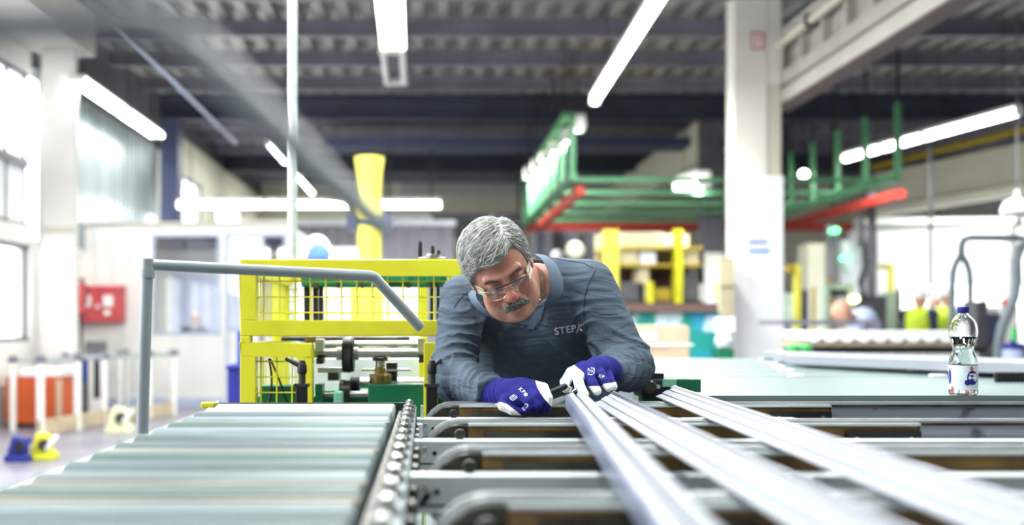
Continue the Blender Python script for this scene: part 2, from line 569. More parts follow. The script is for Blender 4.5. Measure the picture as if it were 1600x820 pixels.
w9 = MB()
for k in range(6):
    w9.box((p0.x + 0.8 + k * 0.85, 20.02, 1.2), (p0.x + 0.86 + k * 0.85, 20.08, 1.98))
w9 = struct(w9.build('window_9', M['winframe']))
for k in range(5):
    MB().box((p0.x + 0.86 + k * 0.85, 20.04, 1.2), (p0.x + 1.65 + k * 0.85, 20.05, 1.98)).build('pane', M['lum_soft'], w9)  # panes glow by themselves, standing in for bright daylight
a0, a1 = P(1366, 272, 20), P(1600, 222, 16.5)
b0, b1 = P(1400, 322, 20), P(1600, 285, 16.5)
dv = (a1 - a0) * 0.5
bm_ = MB()
dd = Vector((0.25, 0.35, 0))
A0, A1 = a0, a1 + dv
zb = (b0.z + b1.z) / 2
q = [Vector((A0.x, A0.y, zb)), Vector((A1.x, A1.y, zb)), Vector((A1.x, A1.y, zb)) + dd, Vector((A0.x, A0.y, zb)) + dd]
bm_.hexa(q + [Vector((p.x, p.y, a0.z)) for p in q])
b = struct(bm_.build('beam', M['cream']), 'cream beam crossing the far bay above the vested workers')
MB().bar(Vector((A0.x, A0.y, zb - 0.12)), Vector((A1.x, A1.y, zb - 0.12)), 0.3, 0.16).build('lower_flange', M['cream'], b)
MB().bar(Vector((A0.x, A0.y, zb - 0.02)) - dd * 0.1, Vector((A1.x, A1.y, zb - 0.02)) - dd * 0.1, 0.05, 0.04).build('gap_rail', M['dim'], b)  # dim grey bar filling the gap above the lower flange
MB().tube([a0 - dd * 0.3 + Vector((0, 0, 0.12)), a1 + dv - dd * 0.3 + Vector((0, 0, 0.22))], 0.06).build('ochre_pipe', M['ochre'], b)

# office box at the far left
ox0, ox1, oy = XL, P(452, 0, 14).x, 14.0
def oz(py):
    return P(0, py, oy).z
w1a, w1b = P(238, 0, oy).x, P(344, 0, oy).x
w2a, w2b = P(353, 0, oy).x, P(447, 0, oy).x
zt, zw1, zw0 = oz(350), oz(366), oz(523)
m = MB()
m.box((ox0, oy, 0), (w1a, oy + 0.1, zt)).box((w1a, oy, 0), (w1b, oy + 0.1, zw0)).box((w1a, oy, zw1), (ox1, oy + 0.1, zt)).box((w1b, oy, 0), (w2a, oy + 0.1, zw1)).box((w2b, oy, 0), (ox1, oy + 0.1, zw1))
m.box((ox0, oy + 0.1, zt - 0.06), (ox1, 17.6, zt)).box((ox1 - 0.1, oy + 0.1, 0), (ox1, 17.6, zt - 0.06)).box((ox0, 17.5, 0), (ox1 - 0.1, 17.6, zt - 0.06))
po = struct(m.build('wall_office', M['white']))
MB().box((ox0, oy - 0.03, zt), (ox1 + 0.02, oy + 0.12, zt + 0.03)).build('ledge', M['warmc'], po)
MB().box((ox0, oy - 0.015, 0.0), (w1a + 1.0, oy, 0.12)).build('skirting', M['blueframe'], po)
MB().box((ox0 + 0.4, 17.40, 0.6), (ox1 - 0.3, 17.5, zt - 0.5)).build('back_panel', M['shirtblue'], po)
MB().box((ox0, 14.2, zt - 0.35), (ox1 - 0.1, 14.3, zt - 0.061)).build('inner_lintel', M['navy'], po)


def pane_window(n, xa, xb, za, zb, kind='window'):
    t = 0.035
    fr = MB().box((xa, oy - 0.01, za), (xb, oy + 0.06, za + t)).box((xa, oy - 0.01, zb - t), (xb, oy + 0.06, zb)).box((xa, oy - 0.01, za + t), (xa + t, oy + 0.06, zb - t)).box((xb - t, oy - 0.01, za + t), (xb, oy + 0.06, zb - t))
    w = struct(fr.build('%s_%d' % (kind, n), M['blueframe']))
    MB().box((xa + t, oy + 0.02, za + t), (xb - t, oy + 0.03, zb - t)).build('pane', M['glass'], w)
    return w


pane_window(10, w1a, w1b, zw0, zw1)
d1 = pane_window(1, w2a, w2b, 0.02, zw1, 'door')
MB().box((w2a + 0.035, oy, 0.05), (w2b - 0.035, oy + 0.019, 1.05)).build('door_panel', M['white'], d1)
MB().box((w2a + 0.035, oy - 0.005, 1.05), (w2b - 0.035, oy + 0.019, 1.12)).build('mid_rail', M['blueframe'], d1)
MB().tube([(w2b - 0.12, oy - 0.04, 1.0), (w2b - 0.22, oy - 0.04, 1.0)], 0.012).build('door_handle', M['steel'], d1)

# ================================================================ lamps
def tube_lamp(name, p0, p1, r, label, group, housing=None, m='lum', hang=0.0, twin=False, watt=0):
    p0, p1 = Vector(p0), Vector(p1)
    t = thing(name, label, 'lamp', (p0 + p1) / 2, group)
    side = (p1 - p0).normalized().cross(Vector((0, 0, 1))).normalized()
    for s in ((-1, 1) if twin else (0,)):
        o = side * s * (r * 2.6)
        MB().tube([p0 + o, p1 + o], r, 12).build('tube', M[m], t)
    w = r * (9 if twin else 3)
    MB().bar(p0 + Vector((0, 0, r * 1.5)), p1 + Vector((0, 0, r * 1.5)), w * 0.8, r * 0.9).build('housing', M[housing or 'white'], t)
    for e in (p0, p1):
        dr = (p1 - p0).normalized() * (0.03 if e is p0 else -0.03)
        MB().bar(e - dr, e + dr * 0.2, w * 0.8, r * 1.9).build('end_cap', M['white'], t)
    if watt:
        mid, dr = (p0 + p1) / 2, p1 - p0
        w_ = area_lamp('tube_light', mid - Vector((0, 0, r * 1.6)), 0.1, dr.length, watt, (0, 0, math.atan2(-dr.x, dr.y)), (0.97, 1.0, 0.96))
        put(w_, t)
    if hang:
        for k in (0.15, 0.85):
            q = p0.lerp(p1, k) + Vector((0, 0, r * 1.9))
            MB().tube([q, Vector((q.x, q.y, RZ + 0.105))], 0.006, 6).build('hanger', M['dsteel'], t)
    return t


G1 = 'fluorescent lamps in rows under the roof'
tube_lamp('tube_lamp', (-0.31, 6.2, 4.15), (-0.37, 10.75, 4.15), 0.036, 'lit twin tube lamp pointing at the viewer, over the yellow machine', G1, twin=True, hang=0.9, watt=150)
t = thing('tube_lamp', 'unlit end of the twin tube row, bare tubes in a grey tray', 'lamp', (-0.38, 11.6, 4.15), G1)
for s in (-1, 1):
    MB().tube([(-0.38 + s * 0.105, 10.8, 4.15), (-0.40 + s * 0.105, 12.3, 4.15)], 0.033).build('tube', M['white'], t)
MB().box((-0.50, 10.8, 4.18), (-0.28, 12.3, 4.24)).build('housing', M['dim'], t)
for e in (10.85, 12.27):
    MB().box((-0.53, e, 4.1), (-0.25, e + 0.03, 4.25)).build('end_cap', M['white'], t)
for e in (11.1, 11.9):
    MB().tube([(-0.39, e, 4.24), (-0.39, e, RZ - 0.002)], 0.006, 6).build('hanger', M['dsteel'], t)
tube_lamp('tube_lamp', (2.06, 6.0, 4.16), (2.25, 13.4, 4.16), 0.055, 'long bright lamp slanting across the roof beside the large column', G1, twin=False, hang=0.9, watt=200)
for k in range(2):
    a, b = P(122 + k * 70, 122 + k * 50, 12.0 + k * 1.9), P(186 + k * 62, 172 + k * 46, 13.6 + k * 1.9)
    tube_lamp('tube_lamp', (-4.2, 11.9 + k * 1.8, 4.08), (-4.2, 13.6 + k * 1.85, 4.08), 0.03, ['bright twin lamp before the metal cladding, end by the column', 'bright lamp on the metal cladding, the far one of the pair'][k], G1, twin=True, hang=0.9, watt=35)
for k, (xa, xb) in enumerate(((279, 413), (417, 545), (597, 688))):
    tube_lamp('tube_lamp', P(xa, 320, 17), P(xb, 320, 17), 0.055, ['white crosswise tube lamp nearest the office', 'white crosswise tube lamp behind the grey upright pipe', 'white crosswise tube lamp beyond the yellow pillar'][k], 'crosswise tube lamps behind the machine', hang=1.6, watt=120)
for k, (a, b) in enumerate(((20.0, 22.3), (24.2, 27.5))):
    tube_lamp('tube_lamp', (-3.19, a, 4.80), (-3.19, b, 4.80), 0.05, ['thin far lamp by the window wall, nearer of two', 'thin far lamp by the window wall, farther of two'][k], 'thin lamps high on the far side', hang=0.2, watt=60)
for k in range(6):
    d = 14.0 + k * 0.92
    tube_lamp('tube_lamp', (2.13 - k * 0.045, d, 3.97), (2.13 - k * 0.045, d + 0.22, 3.97), 0.075, ['nearest and highest lamp of the row on the green rack', 'second lamp from the near end of the green rack row', 'third lamp from the near end of the green rack row', 'third lamp from the far end of the green rack row', 'second lamp from the far end of the green rack row', 'farthest and lowest lamp of the row on the green rack'][k], 'row of short lamps on the green rack', hang=1.0, watt=45)
for k, (d0, d1_) in enumerate(((12.4, 14.05), (14.1, 14.95), (15.0, 15.9))):
    f = lambda d: (7.24 - (d - 13.0) * 0.197, d, 3.8)
    tube_lamp('tube_lamp', f(d0), f(d1_), 0.05, ['bright long lamp in the dark far bay', 'bright lamp between two others in the dark far bay', 'bright lamp at the far end of the dark bay row'][k], 'lamps in the dark far bay', hang=1.1, watt=36)
tube_lamp('tube_lamp', P(1063, 294, 16), P(1100, 284, 15), 0.09, 'short bright lamp under the cream beam beside the grey column', 'lamps by the grey column', hang=1.5, watt=60)
o = MB().lathe([(0.0, -0.08), (0.06, -0.05), (0.08, 0), (0.06, 0.05), (0, 0.08)], P(1150, 269, 11.91), n=14).build('round_lamp', M['lum'])
tag(o, 'small round lamp clipped to the edge of the white column', 'lamp')
o = MB().lathe([(0.0, -0.08), (0.06, -0.05), (0.08, 0), (0.06, 0.05), (0, 0.08)], P(1256, 272, 17.0), n=14).build('round_lamp', M['lum'])
tag(o, 'small round lamp in the green gantry past the white column', 'lamp')
o = MB().box(P(288, 380, 15.6), P(330, 366, 15.9)).build('light_reflection', M['lum_soft'])  # glowing block stands in for the reflection of a ceiling light
tag(o, 'square ceiling light reflection at the office window', 'lamp')
put(area_lamp('office_fill', (P(310, 0, 15.8).x, 15.8, P(0, 384, 15.6).z), 0.6, 0.4, 30), o)  # lamp added to lighten the office interior
# ================================================================ roller conveyor
TZ = H - 0.212                                   # height of roller tops and of the conveyor arms
RX0, RX1 = -0.565, -0.085
t = thing('roller_conveyor', 'roller conveyor of close-set zinc rollers running towards the yellow machine', 'conveyor', (-0.32, 1.8, 0))
rr = 0.053
yr, k = 2.665, 0
ROL = []
while yr > 0.55:
    q = MB().lathe([(0.012, -0.02), (0.012, 0.0), (rr - 0.004, 0.001), (rr, 0.006), (rr, RX1 - RX0 - 0.006), (rr - 0.004, RX1 - RX0 - 0.001), (0.012, RX1 - RX0), (0.012, RX1 - RX0 + 0.03)], (RX0, yr, TZ - rr), 'X', 28)
    o = q.build('roller', M['roller_light'] if k < 2 else M[('rollers', 'rollers_green', 'rollers', 'rollers_pale', 'rollers_green', 'rollers_pale', 'rollers')[k % 7]], t)
    if k < 2:
        o['label'] = 'pale worn roller at the machine end'
    yr -= 0.123
    k += 1
for s, x0, x1, zt in ((0, RX0 - 0.055, RX0 - 0.012, TZ - 0.075), (1, RX1 + 0.022, RX1 + 0.055, TZ - 0.012)):
    MB().box((x0, 0.5, zt - 0.13), (x1, 2.73, zt)).box((x0 - (0 if s else 0.0), 0.5, zt - 0.135), (x1 + 0.02, 2.73, zt - 0.13)).build('side_rail', M['frame'] if s else M['rollers'], t, bevel=0.003)
# bearing studs on the rail, chain and links
for k in range(18):
    y = 2.665 - k * 0.123
    MB().lathe([(0.017, 0), (0.017, 0.010), (0.010, 0.012), (0.010, 0.022), (0.004, 0.026)], (RX1 + 0.037, y - 0.02, TZ - 0.012), 'Z', 8).build('bearing_stud', M['steel'], t)
    MB().lathe([(0.014, -0.004), (0.016, 0), (0.016, 0.012), (0.006, 0.016)], (RX1 + 0.055, y, TZ - 0.055), 'X', 8).build('end_nut', M['dsteel'], t)
q = MB()
for k in range(60):
    y = 2.7 - k * 0.036
    q.lathe([(0.0085, -0.005), (0.0085, 0.005)], (RX1 + 0.012, y, TZ - 0.03), 'X', 8).box((RX1 + 0.008, y - 0.028, TZ - 0.036), (RX1 + 0.016, y - 0.008, TZ - 0.024))
stuff(q.build('drive_chain', M['dsteel'], t))
MB().box((RX0, 2.724, TZ - 0.10), (RX1 + 0.05, 2.735, TZ - 0.002)).build('end_plate', M['prof_dark'], t)
for y in (0.8, 2.5):
    for x in (RX0 - 0.035, RX1 + 0.038):
        MB().box((x - 0.022, y - 0.03, 0), (x + 0.022, y + 0.03, TZ - 0.2)).build('leg', M['frame'], t)
    MB().box((RX0 - 0.035, y - 0.02, TZ - 0.26), (RX1 + 0.038, y + 0.02, TZ - 0.205)).build('cross_beam', M['frame'], t)
for yy in (2.235, 1.743, 1.374, 1.251):
    MB().box((RX0, yy - 0.009, TZ - 0.018), (RX1, yy + 0.009, TZ - 0.0065)).build('wooden_lath', M['tan_strip'], t)  # thin beige strips between some of the rollers
# the rusty drip tray under the rollers, seen in the gaps
MB().box((RX0, 0.5, TZ - 0.16), (RX1 + 0.02, 2.72, TZ - 0.15)).build('drip_tray', M['rust'], t)
q = MB().box(P(313, 638, 2.72), P(338, 627, 2.76)).build('yellow_stop', M['yellow'], bevel=0.004)
tag(q, 'small yellow stop block at the far corner of the roller conveyor', 'stop block')
MB().tube([P(338, 631, 2.735), P(344, 630, 2.735)], 0.008).build('bolt', M['steel'], q)

# ================================================================ table of conveyor arms
BX0, BX1 = -0.03, 2.55
ARM = [2.726, 2.229, 1.736, 1.240]
tb = thing('arm_table', 'grey steel frame carrying the conveyor arms beside the roller conveyor', 'table frame', (1.2, 2.0, 0))
for x in (0.06, 2.2):
    MB().box((x, 0.9, TZ - 0.26), (x + 0.08, 2.72, TZ - 0.163)).build('long_beam', M['frame'], tb)
    for y in (1.0, 2.55):
        MB().box((x, y, 0), (x + 0.08, y + 0.08, TZ - 0.26)).build('leg', M['frame'], tb)
MB().box((-0.005, 1.42, TZ - 0.62), (0.03, 2.7, TZ - 0.19)).build('side_panel', M['frame'], tb)
MB().box((0.10, 0.95, TZ - 0.42), (2.2, 2.7, TZ - 0.40)).build('tray', M['teal'], tb)
MB().box((0.03, 2.05, TZ - 0.4), (0.06, 2.4, TZ - 0.2)).build('bracket', M['black'], tb)


def belt_loop(y0, y1, r, th, x0, x1):
    """a belt running over a pulley at each end, as a thin band; the arms show its top and its rounded end"""
    zc = TZ - r
    out, inn = [], []
    for i in range(13):
        a = math.pi / 2 + math.pi * i / 12
        out.append((x0 + r + r * 1.0 * math.cos(a), zc + r * math.sin(a)))
        inn.append((x0 + r + (r - th) * math.cos(a), zc + (r - th) * math.sin(a)))
    for i in range(13):
        a = -math.pi / 2 + math.pi * i / 12
        out.append((x1 - r + r * math.cos(a), zc + r * math.sin(a)))
        inn.append((x1 - r + (r - th) * math.cos(a), zc + (r - th) * math.sin(a)))
    q = MB()
    n = len(out)
    vs = [(u, y0, w) for u, w in out] + [(u, y1, w) for u, w in out] + [(u, y0, w) for u, w in inn] + [(u, y1, w) for u, w in inn]
    fs = []
    for i in range(n):
        j = (i + 1) % n
        fs += [(i, j, n + j, n + i), (2 * n + i, 3 * n + i, 3 * n + j, 2 * n + j), (i, 2 * n + i, 2 * n + j, j), (n + i, n + j, 3 * n + j, 3 * n + i)]
    q.add(vs, fs, 0, True)
    return q


AL = ['conveyor arm farthest from the viewer, under the worker\'s gloves', 'second conveyor arm, just in front of the worker\'s gloves', 'conveyor arm with a wide grey box front, third from the worker', 'out-of-focus conveyor arm closest to the lens']
for i, d in enumerate(ARM):
    t = thing('conveyor_arm', AL[i], 'conveyor arm', (1.2, d, TZ), 'belt conveyor arms of the table')
    R_ = 0.078
    x0 = BX0 + 0.018 + i * 0.004
    belt_loop(d - 0.028, d - 0.021, R_, 0.007, x0, BX1).build('belt_edge', M['belt'], t)
    belt_loop(d + 0.012, d + 0.024, R_, 0.007, x0, BX1).build('belt', M['belt'], t)
    belt_loop(d - 0.012, d + 0.004, R_, 0.0055, x0, BX1).build('belt', M['prof_dark'], t)
    # pulley and dark body between belt runs
    MB().lathe([(R_ - 0.012, -0.016), (R_ - 0.009, -0.012), (R_ - 0.009, 0.02), (R_ - 0.02, 0.021)], (x0 + R_, d, TZ - R_), 'Y', 32).build('pulley', M['dsteel'], t)
    MB().box((x0 + R_, d - 0.012, TZ - 0.15), (BX1 - R_, d + 0.02, TZ - 0.012)).build('arm_body', M['dsteel'], t)
    # amber guide strips, dark wear plate and worn channel on the face
    xa = x0 + R_ + 0.02
    ae = [1.085, 1.08, 1.85, 2.1][i]
    MB().box((xa, d - 0.036, TZ - 0.036), (ae, d - 0.0285, TZ - 0.0135)).build('amber_strip', M['amber'], t)
    MB().box((xa + 0.035, d - 0.040, TZ - 0.044), (xa + 0.30, d - 0.0365, TZ - 0.022)).build('wear_plate', M['dsteel'], t)
    MB().box((xa + 0.02, d - 0.0362, TZ - 0.06), (ae - 0.01, d - 0.0285, TZ - 0.0365)).build('lower_rail', M['black'], t)
    MB().box((ae - 0.16, d - 0.046, TZ - 0.052), (ae + 0.003, d - 0.0375, TZ - 0.022)).build('catch_plate', M['black'], t)
    for bx_ in (ae - 0.14, ae - 0.02):
        MB().lathe([(0.0045, -0.004), (0.0055, 0)], (bx_, d - 0.046, TZ - 0.038), 'Y', 8).build('screw', M['steel'], t)
    MB().box((ae + 0.005, d - 0.036, TZ - 0.075), (BX1, d - 0.0285, TZ - 0.012)).build('channel', M['chan'], t)
    MB().box((ae + 0.005, d - 0.042, TZ - 0.010), (BX1, d - 0.029, TZ - 0.004)).build('channel_lip', M['dsteel'], t)
    MB().box((xa, d - 0.040, TZ - 0.011), (BX1 - 0.1, d - 0.029, TZ - 0.0055)).build('edge_strip', M['alu'], t)
    # aluminium box profile in front, with grooves
    yb = d - 0.050
    zt = TZ - 0.036
    q = MB().box((BX0, yb - 0.055, zt - 0.062), (0.98 + 0.5 * i, yb, zt)).build('box_profile', M['alu'], t, bevel=0.0025)
    MB().box((BX0 + 0.002, yb - 0.0565, zt - 0.050), (0.98 + 0.5 * i, yb - 0.0545, zt - 0.047)).build('groove', M['prof_dark'], q)
    MB().box((BX0 - 0.004, yb - 0.052, zt - 0.059), (BX0, yb - 0.003, zt - 0.003)).build('end_cap', M['belt'], q)
    MB().lathe([(0.005, -0.002), (0.004, 0)], (BX0 + 0.045, yb - 0.055, zt - 0.026), 'Y', 10).build('screw', M['black'], q)
    MB().lathe([(0.011, -0.006), (0.012, -0.004), (0.012, 0)], (BX0 + 0.10, yb - 0.018, zt + 0.010), 'Y', 12).build('roller_pin', M['dsteel'], q)
    # link from the roller conveyor
    MB().tube([(RX1 + 0.071, d - 0.09, zt - 0.025), (BX0 - 0.004, d - 0.09, zt - 0.025)], 0.011, 10).tube([(RX1 + 0.075, d - 0.09, zt - 0.025), (RX1 + 0.083, d - 0.09, zt - 0.025)], 0.02, 10).build('link_shaft', M['steel'], t)
    if i < 2:
        MB().box((RX1 + 0.066, d - 0.06, TZ - 0.11), (RX1 + 0.074, d - 0.045, TZ - 0.005)).build('link_plate', M['alu'], t)
    MB().box((0.07, d - 0.03, TZ - 0.163), (0.13, d + 0.03, TZ - 0.15)).box((2.21, d - 0.03, TZ - 0.163), (2.27, d + 0.03, TZ - 0.15)).build('foot', M['frame'], t)
o = MB().tube([P(634, 801, 1.65), P(645, 800, 1.65), P(652, 795, 1.64), P(661, 784, 1.63), P(672, 772, 1.62)], 0.0045, 8).build('cable', M['black'])
tag(o, 'thin black cable hanging at the grey side panel of the arm table', 'cable')

# ================================================================ white profiles laid across the arms
def profile(label, xl, d0, d1, section, mats, group):
    """section: list of (name, material, polygon in (across, up)) extruded along the profile"""
    t = thing('profile_bar', label, 'profile', (xl(d1), d1, TZ), group)
    dr = Vector((xl(d1) - xl(d0), d1 - d0, 0)).normalized()
    sd = Vector((dr.y, -dr.x, 0))
    p0 = Vector((xl(d0), d0, TZ))
    L = (Vector((xl(d1), d1, TZ)) - p0).length
    for name, mt, poly, l0 in section:
        MB().prism(poly, lambda u, v, w: p0 + sd * u + Vector((0, 0, v)) + dr * w, (0.0, L - l0)).build(name, M[mt], t)
    return t, p0, dr, sd, L


STEP = [('low_flange', 'profile', [(0, 0.004), (0, 0.007), (0.0165, 0.013), (0.0165, 0.004)], 0.0),
        ('groove', 'prof_blue', [(0.0166, 0.004), (0.0166, 0.0115), (0.018, 0.0115), (0.018, 0.004)], 0.0),
        ('middle_step', 'profile', [(0.0181, 0.003), (0.0181, 0.0165), (0.033, 0.025), (0.033, 0.003)], 0.0),
        ('web', 'profile', [(0.0331, 0.0005), (0.0331, 0.028), (0.0405, 0.032), (0.0405, 0.0005)], 0.03),
        ('gasket', 'prof_dark', [(0.0406, 0.004), (0.0406, 0.032), (0.0488, 0.036), (0.0488, 0.004)], 0.0),
        ('top_lip', 'prof_blue', [(0.0489, 0.0005), (0.0489, 0.037), (0.0515, 0.038), (0.0515, 0.0005)], 0.0)]
profile('wide white stepped profile, its end under the second glove', lambda d: 0.325 + 0.043 * d, 0.80, 2.62, STEP, None, 'white profiles on the arms')
profile('white stepped profile lying apart, on the bottle side', lambda d: 0.49 + 0.058 * d, 0.95, 2.86, STEP, None, 'white profiles on the arms')
HALF = [('side_web', 'prof_blue', [(0, 0.0005), (0, 0.030), (0.006, 0.034), (0.010, 0.034), (0.010, 0.0005)], 0.0),
        ('bright_edge', 'profile', [(0.0101, 0.0005), (0.0101, 0.033), (0.017, 0.037), (0.021, 0.037), (0.021, 0.0005)], 0.0),
        ('channel', 'prof_dark', [(0.0211, 0.0005), (0.0211, 0.028), (0.0285, 0.028), (0.0285, 0.0005)], 0.0),
        ('round_top', 'profile', [(0.0286, 0.0005), (0.0286, 0.034), (0.034, 0.041), (0.042, 0.042), (0.050, 0.038), (0.055, 0.028), (0.055, 0.0005)], 0.012)]
t, p0, dr, sd, L = profile('narrow profile with a slotted dark channel, held by the gloves', lambda d: 0.128 + 0.088 * d, 0.72, 2.56, HALF, None, 'white profiles on the arms')
q = MB()
for k in range(70):
    c = p0 + dr * (0.05 + k * 0.025) + sd * 0.0248
    q.bar(c + Vector((0, 0, 0.0281)), c + dr * 0.014 + Vector((0, 0, 0.0281)), 0.0045, 0.004)
stuff(q.build('slot_row', M['profile'], t))
MB().tube([p0 + dr * (L - 0.0) + sd * 0.02 + Vector((0, 0, 0.036)), p0 + dr * (L + 0.008) + sd * 0.022 + Vector((0, 0, 0.040)), p0 + dr * (L + 0.002) + sd * 0.03 + Vector((0, 0, 0.046))], 0.004, 8).build('end_hook', M['steel'], t)

# ================================================================ bottle
bp = P(1505, 616, 2.80)
bs = 2.80 / F                                   # metres per pixel at the bottle
t = thing('water_bottle', 'clear plastic water bottle with a blue cap standing on the conveyor edge', 'bottle', bp)
pr = [(0.0, 0), (19, 0), (20.5, 3), (20.5, 42), (20.5, 48), (19.5, 56), (16.5, 64), (15, 70), (15, 75), (17, 81), (20, 90), (20.5, 97), (20, 104), (18, 112), (14, 119), (9, 124), (7.2, 127), (7.2, 131)]
pet = mat('pet_plastic', 'ffffff', 0.03, trans=1.0, ior=1.3, var=0.0)
water = mat('water', 'f2f8fa', 0.0, trans=1.0, ior=1.33, var=0.0)
MB().lathe([(r * bs, h * bs) for r, h in pr] + [(r * bs - 0.0007, h * bs) for r, h in pr[::-1] if r > 0.1 and h > 0] + [(0, 0.0012)], bp, n=40).build('bottle_body', pet, t, sharp=60)
wp = [(r * bs - 0.0012, h * bs) for r, h in pr if 1 < h < 93 and r > 0.1]
MB().lathe([(0, 3 * bs)] + wp + [(0, wp[-1][1])], bp, n=40).build('water', water, t)
MB().lathe([(7.8 * bs, 127 * bs), (8.4 * bs, 128 * bs), (8.4 * bs, 136 * bs), (7.6 * bs, 137 * bs), (0, 137 * bs)], bp, n=24).build('cap', M['dblue'], t)
lb = mat('bottle_label', 'dfeaf4', 0.45, var=0.08, scale=30)
MB().lathe([(20.75 * bs, 8 * bs), (20.75 * bs, 46 * bs)], bp, n=40).build('paper_label', lb, t)


def on_label(pts, n=1, rad=21.0):
    """pixel polygon wrapped onto the round label"""
    out = []
    for u, v in pts:
        a = math.asin(max(-0.98, min(0.98, u / rad))) - math.atan2(bp.x, bp.y)
        out.append(bp + Vector((math.sin(a) * rad * bs, -math.cos(a) * rad * bs, v * bs)))
    return out


def blob(cu, cv, ru, rv, n=24):
    return [(cu + ru * math.cos(6.2832 * k / n), cv + rv * math.sin(6.2832 * k / n)) for k in range(n)]


for cu, cv, ru, rv in ((12.5, 27, 7.2, 11), (6.0, 19.5, 4.2, 4.4), (-18.5, 28, 2.0, 12)):
    q = MB().add(on_label([(cu, cv)] + blob(cu, cv, ru, rv)), [(0, k + 1, (k + 1) % 24 + 1) for k in range(24)])
    q.build('blue_oval', M['dblue'], t)
q = MB()
for v in (31, 25.5):
    for k in range(5):
        u = 8.6 + k * 2.0
        q.add(on_label([(u, v), (u + 1.3, v), (u + 1.3, v + 2.6), (u, v + 2.6)], rad=21.2), [(0, 1, 2, 3)])
q.build('oval_lettering', M['paper'], t)
for cu, cv, ru, rv in ((11.5, 41, 2.3, 3.6), (-15, 10, 2.0, 3.0), (7, 3.5, 2.0, 2.4), (-17, 4, 1.8, 2.4)):
    q = MB().add(on_label([(cu, cv)] + blob(cu, cv, ru, rv, 12), rad=21.1), [(0, k + 1, (k + 1) % 12 + 1) for k in range(12)])
    q.build('pink_print', mat('label_pink', 'c9606f', 0.5, var=0.1), t)
sh = MB().box((0.70, 2.762, TZ - 0.06), (2.55, 2.90, bp.z - 0.0005)).build('ledge_plate', M['teal'])
tag(sh, 'narrow grey-green ledge behind the farthest arm, under the bottle', 'ledge')
MB().box((1.0, 2.765, 0.0), (1.06, 2.88, TZ - 0.06)).box((2.45, 2.765, 0.0), (2.5, 2.88, TZ - 0.06)).build('leg', M['frame'], sh)

# ================================================================ sorting table behind, with its own load
st = thing('sorting_table', 'wide pale green panelled table stretching behind the arms', 'table', (2.2, 4.4, 0))
z0 = H - 0.225
MB().box((0.70, 3.25, z0 - 0.04), (4.6, 4.28, z0)).build('front_panel', M['teal'], st, bevel=0.004)
for k in range(5):
    y = 4.30 + k * 0.42
    MB().box((0.62, y, z0 - 0.03), (4.9 + k * 0.3, y + 0.40, z0 + 0.001 + 0.002 * k)).build('slat', M['teal'], st, bevel=0.003)
    for j in range(6):
        x = 0.95 + j * 0.62 + k * 0.11
        MB().box((x, y + 0.01, z0 + 0.001 + 0.002 * k), (x + 0.06, y + 0.05, z0 + 0.010 + 0.002 * k)).build('clip', M['paper'], st)
MB().box((0.62, 3.4, z0 - 0.12), (4.8, 3.5, z0 - 0.04)).box((0.62, 6.0, z0 - 0.12), (4.8, 6.1, z0 - 0.03)).build('frame', M['frame'], st)
for x in (0.75, 4.5):
    for y in (3.4, 6.0):
        MB().box((x, y, 0), (x + 0.09, y + 0.1, z0 - 0.12)).build('leg', M['frame'], st)
for k in range(6):
    a, b = P(1200 + k * 9, 557 + k * 2.0, 6.0 - k * 0.18), P(1620 + k * 4, 570 + k * 4.0, 4.5 - k * 0.10)
    a.z = b.z = z0 + 0.012 + 0.028 + 0.006 * (k % 2)
    o = MB()
    o.bar(a, a + (b - a) * 1.15, 0.085, 0.05)
    o = o.build('stacked_profile', M['profile'], bevel=0.006)
    tag(o, ['white profile farthest back on the pale green table', 'white profile second from the back on the pale green table', 'white profile third from the back on the pale green table', 'white profile in the pile, third from its front', 'white profile in the pile, second from its front', 'frontmost white profile of the pile on the green table'][k], 'profile', 'white profiles on the sorting table')
for k in range(9):
    p = P(1558 + k * 7, 588, 3.9)
    o = MB().lathe([(0.009, -0.02), (0.012, 0.0), (0.012, 0.016), (0.006, 0.02)], (p.x, p.y, z0 + 0.02), 'Z', 10).build('black_peg', M['black'])
    tag(o, 'small black peg in the row on the pale green table', 'peg', 'black pegs beside the white profiles')
# dark drive unit behind the second arm end
t = thing('drive_unit', 'dark green and black drive box beside the worker\'s sleeve', 'drive box', P(1030, 600, 2.95))
MB().box(P(1004, 622, 2.98), P(1062, 588, 3.12)).build('housing', mat('drive_dark', '2b3038', 0.5, var=0.2), t, bevel=0.006)
MB().box(P(1036, 604, 2.97), P(1056, 592, 2.98)).build('green_window', M['mint'], t)
MB().box(P(1058, 622, 2.97), P(1072, 588, 3.14)).build('side_plate', M['green'], t)
MB().lathe([(0.016, -0.012), (0.020, -0.008), (0.020, 0)], P(1015, 604, 2.975), 'Y', 16).build('knob', M['dsteel'], t)
MB().lathe([(0.006, -0.008), (0.007, 0)], P(1028, 604, 2.975), 'Y', 10).build('button', M['alu'], t)
MB().box(P(1004, 592, 2.99), P(1030, 582, 3.05)).build('top_cap', M['black'], t)
for px in (1004, 1052):
    p = P(px, 622, 3.0)
    MB().box((p.x, p.y, 0), (p.x + 0.06, p.y + 0.06, p.z)).build('leg', M['green'], t)

